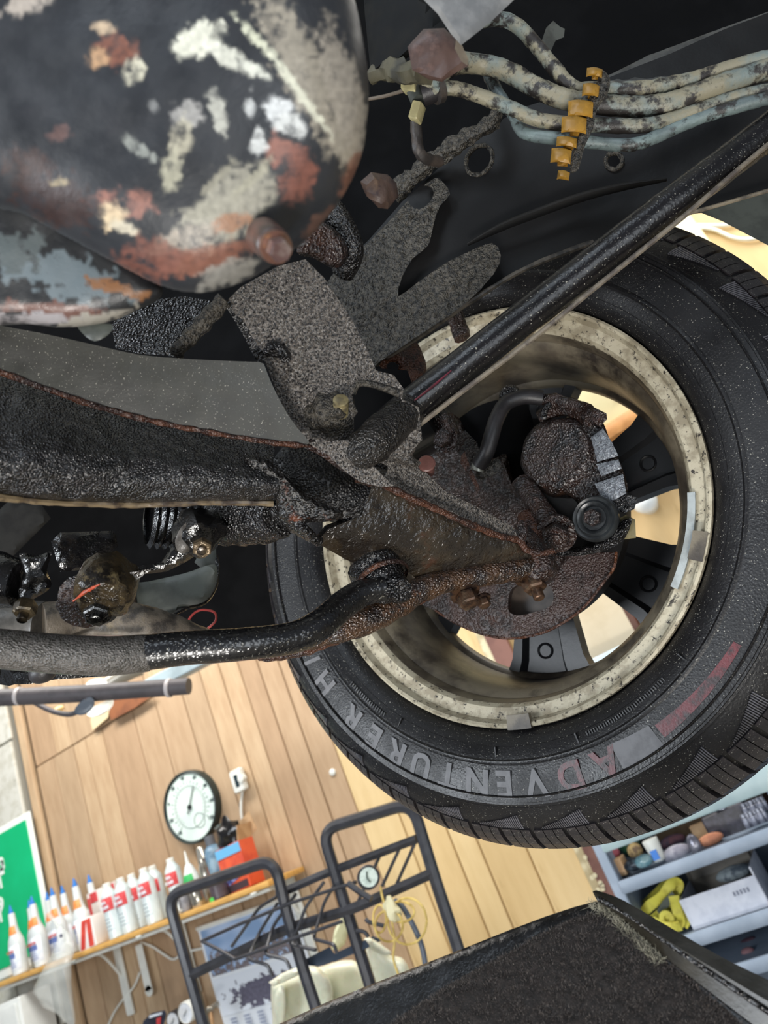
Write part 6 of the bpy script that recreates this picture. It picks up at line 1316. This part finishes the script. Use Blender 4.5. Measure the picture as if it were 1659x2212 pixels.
p = Q(1578, 1778, 2.32); t = thing('black_crate', 'black box crowded with small shiny bottle caps', 'crate', p, GC)
make('crate_body', G().box(p, nrm(Xw + Zw * .05), Yw, Zw, .12, .08, .085, bev=.004), cm_('black_crate', '25242c', '3a3844', rough=.4, sc=60), t)
rng = random.Random(5); SIL = cm_('silver_caps', 'b8bcc8', '888c98', rough=.25, metal=.5, sc=80)
for k in range(9): 
    q = p + np.array([rng.uniform(-.06, .05), -.03 + rng.uniform(-.02, .02), .047 + rng.uniform(-.004, .004)]); make('shiny_cap', G().lathe(q, Zw, [(0, .008), (.008, .008), (.01, .006), (.01, .0005)], 12), SIL, t)
vp = None
for k in range(12):
    px = 1618 + (k % 6) * 8; py = 1788 - (k // 6) * 24 - (k % 6) * 3; q = Q(px, py, 2.23 + .05 * (k // 6) + .01 * (k % 2))
    if vp is None:
        vp = thing('small_vial', 'one of the small shiny vials at the right end of the upper shelf', 'vial', q, 'small vials at the right end of the upper shelf'); make('vial_body', G().lathe(q, Zw, [(0, .007), (.022, .007), (.026, .004)], 12), cm_('vial_glass', '6c7080', '9ca0b0', rough=.2, sc=80), vp); make('vial_cap', G().lathe(q + Zw * .026, Zw, [(0, .006), (.008, .006), (.009, .001)], 12), SIL, vp); vp0 = q
    else: vo_ = dup(vp, q - vp0)
    (vp if k == 0 else vo_)['label'] = 'small shiny vial, %s from the left in the %s row on the upper shelf' % (('first', 'second', 'third', 'fourth', 'fifth', 'sixth')[k % 6], ('front', 'back')[k // 6])
# yellow strap heap on the middle shelf
t = thing('yellow_strap', 'coiled yellow ratchet strap heaped on the middle shelf', 'strap', Q(1430, 1965, 2.25), GC)
YS = mat('yellow_webbing', 'c9c24c', 'b0a63c', rough=.6, sc=40, bump=.3, bs=200)
def ribbon(pts, w, m, name, par):
    P = catmull([Q(*p) for p in pts], 8, closed=False); V = []; F = []
    for i, p in enumerate(P):
        tg = nrm(P[min(i + 1, len(P) - 1)] - P[max(i - 1, 0)]); s_ = nrm(np.cross(tg, Yw) + Yw * .5 * math.sin(i * .3)) * w / 2; n_ = nrm(np.cross(tg, s_)) * .0015
        V += [p - s_ - n_, p + s_ - n_, p + s_ + n_, p - s_ + n_]
    for i in range(len(P) - 1):
        for j in range(4): a, b = i * 4 + j, i * 4 + (j + 1) % 4; F.append((a, b, b + 4, a + 4))
    F += [(3, 2, 1, 0), tuple((len(P) - 1) * 4 + j for j in range(4))]
    return make(name, G().add(V, F), m, par)
for pts in ([(1385, 1985, 2.25), (1400, 1960, 2.24), (1430, 1935, 2.23), (1452, 1908, 2.24), (1466, 1912, 2.25), (1450, 1945, 2.24), (1425, 1975, 2.23), (1400, 1998, 2.22)], [(1370, 1972, 2.3), (1395, 1955, 2.29), (1420, 1930, 2.28), (1445, 1905, 2.3)], [(1455, 1935, 2.22), (1462, 1965, 2.21), (1470, 1990, 2.21), (1452, 2003, 2.2), (1425, 2000, 2.2), (1400, 1992, 2.21)], [(1475, 1950, 2.23), (1482, 1980, 2.22), (1476, 2000, 2.21)], [(1410, 1990, 2.2), (1440, 2004, 2.19), (1470, 2000, 2.19)]):
    ribbon(pts, .026, YS, 'strap_loop', t)
p = Q(1440, 1984, 2.2); make('strap_roll', G().lathe(p, FRONT, [(-.02, .018), (0, .019), (.0, .007), (-.01, .006)], 24), YS, t)
make('strap_buckle', slab([(1432, 1945), (1452, 1925), (1460, 1940), (1440, 1962), (1425, 1975), (1418, 1968)], [(1432, 1945, 2.22), (1460, 1930, 2.22), (1440, 1962, 2.22)], .01, rnd=.002, grid=.02), mat('dark_buckle', '3a4038', rough=.4, metal=.4), t)
# open white box
p = Q(1562, 1955, 2.27); t = thing('open_white_box', 'open white cardboard box with its flap up on the middle shelf', 'box', p, GC)
WB = mat('white_card', 'c3c8d4', 'b4bac8', rough=.5, sc=20); FRB = 2.2
xl, xr = Q(1488, 1985, FRB)[0], Q(1652, 1935, FRB)[0]; zb_, zt_ = z2 + .002, zat(1570, 1910, FRB)
make('box_front', G().box(((xl + xr) / 2, FRB, (zb_ + zt_) / 2), Xw, Zw, Yw, xr - xl, zt_ - zb_, .004), WB, t, smooth=0)
make('box_back', G().box(((xl + xr) / 2, FRB + .2, (zb_ + zt_) / 2 + .02), Xw, Zw, Yw, xr - xl, zt_ - zb_ + .04, .004), mat('grey_card', '8c8478', '7a746c', rough=.6, sc=10), t, smooth=0)
make('box_side', G().box((xl, FRB + .1, (zb_ + zt_) / 2), Yw, Zw, Xw, .2, zt_ - zb_, .004), WB, t, smooth=0); make('box_side', G().box((xr, FRB + .1, (zb_ + zt_) / 2 + .01), Yw, Zw, Xw, .2, zt_ - zb_ + .02, .004), WB, t, smooth=0)
make('box_floor', G().box(((xl + xr) / 2, FRB + .1, zb_ + .004), Xw, Yw, Zw, xr - xl, .2, .004), WB, t, smooth=0)
make('raised_flap', G().box(((xl + xr) / 2, FRB + .19, zt_ + .035), Xw, nrm(Zw + Yw * .2), Yw, xr - xl - .03, .07, .004), MATS['grey_card'], t, smooth=0)
make('tissue', G().ball(np.array([(xl + xr) / 2 + .04, FRB + .1, zt_]), 1, 16, (.05, .03, .018), lump=.03, ls=50), cm_('tissue', '9aa4a8', '56606a', rough=.6, sc=30), t)
g = G()
for k in range(5): g.box(((xl + xr) / 2 + .035 + k * .009, FRB - .003, zt_ - .025), Xw, Zw, Yw, .005, .010, .001)
tag(make('box_print', g, cm_('faint_print', '6c7284', rough=.5), t, smooth=0), kind='stuff')
lump_thing('maroon_rag', 'dark maroon rag on the lower shelf at the right edge', 'rag', 1622, 2042, 22, 12, 2.35, cm_('dark_maroon', '4a3440', '6a4a54', rough=.8, sc=30), lump=.05)
lump_thing('pink_block', 'dusty pink block in front of the maroon rag', 'block', 1615, 2055, 12, 6, 2.25, cm_('dusty_pink', '8a6468', rough=.7), lump=.01)

# seen through the wheel: boxes and bottles on top of the unit, cream cabinet on the wall
tz = top_z + .0
bxp = Q(1290, 1360, 2.32); t = thing('cream_box', 'large cream box on top of the shelving, seen through the lower wheel opening', 'box', bxp)
make('box_body', G().box((bxp[0], 2.38, tz + .13), Xw, Yw, Zw, .22, .25, .26, bev=.004), mat('cream_card', 'cfc0a4', 'c4b496', rough=.6, sc=6), t)
make('box_edge', G().box((bxp[0] + .115, 2.28, tz + .13), Xw, Yw, Zw, .02, .05, .26, bev=.002), mat('dark_brown_edge', '5c3a2c', rough=.6), t)
for k, (dx, lab) in enumerate(((.17, 'white bottle with red band just right of the cream box'), (.25, 'second white bottle with red band on the shelving top'))):
    p = np.array([bxp[0] + dx, 2.3, tz]); t = thing('white_oil_bottle', lab, 'bottle', p, 'white bottles on the shelving top')
    make('body', G().lathe(p, Zw, [(0, .032), (.004, .036), (.12, .036), (.145, .018), (.16, .016)], 24), LABW, t); make('red_cap', G().lathe(p + Zw * .16, Zw, [(0, .017), (.02, .017), (.022, .001)], 16), REDL, t); make('red_band', G().lathe(p, Zw, [(.05, .0363), (.051, .0367), (.085, .0367), (.086, .0363)], 20, cap=False), REDL, t)
make('top_front_edge', G().box((UX0 + UW / 2, BYF - .008, tz - .008), Xw, Yw, Zw, UW, .014, .04, bev=.003), mat('pale_blue_edge', 'c4d6e2', 'b4c8d6', rough=.4, sc=6), un)
lp = Q(1392, 1082, 2.5); t = thing('white_globe', 'white globe fitting on the planks, seen through the right wheel opening', 'lamp', lp)
make('globe', G().ball(lp, .042, 24, (1, 1, 1)), mat('opal_glass', 'e8eef0', rough=.25), t); make('globe_base', G().lathe(lp + Yw * .03, Yw, [(0, .028), (.06, .03)], 20), WPL, t)
make('pull_cord', G().tube([lp, Q(1430, 1050, 2.55), Q(1475, 1000, 2.57)], .003, 6), WPL, t)
cb = Q(1300, 868, 2.5); t = thing('cream_wall_cabinet', 'cream wall cabinet with a wooden base board, seen through the top wheel opening', 'cabinet', cb)
cz = zat(1330, 915, 2.45)
make('cabinet_box', G().box((cb[0] + .1, 2.52, cz + .40), Xw, Yw, Zw, .9, .14, .78, bev=.004), mat('cream_enamel', 'd9d2a8', 'cfc8a0', rough=.5, sc=5), t)
make('base_board', G().box((cb[0] + .1, 2.50, cz - .025), Xw, Yw, Zw, .95, .19, .05, bev=.003), mat('orange_wood', 'c08a52', 'ac7844', rough=.5, sc=20), t)
make('red_knob', G().ball(Q(1331, 851, 2.44), .012, 14), mat('red_plastic', 'a83838', rough=.4), t)
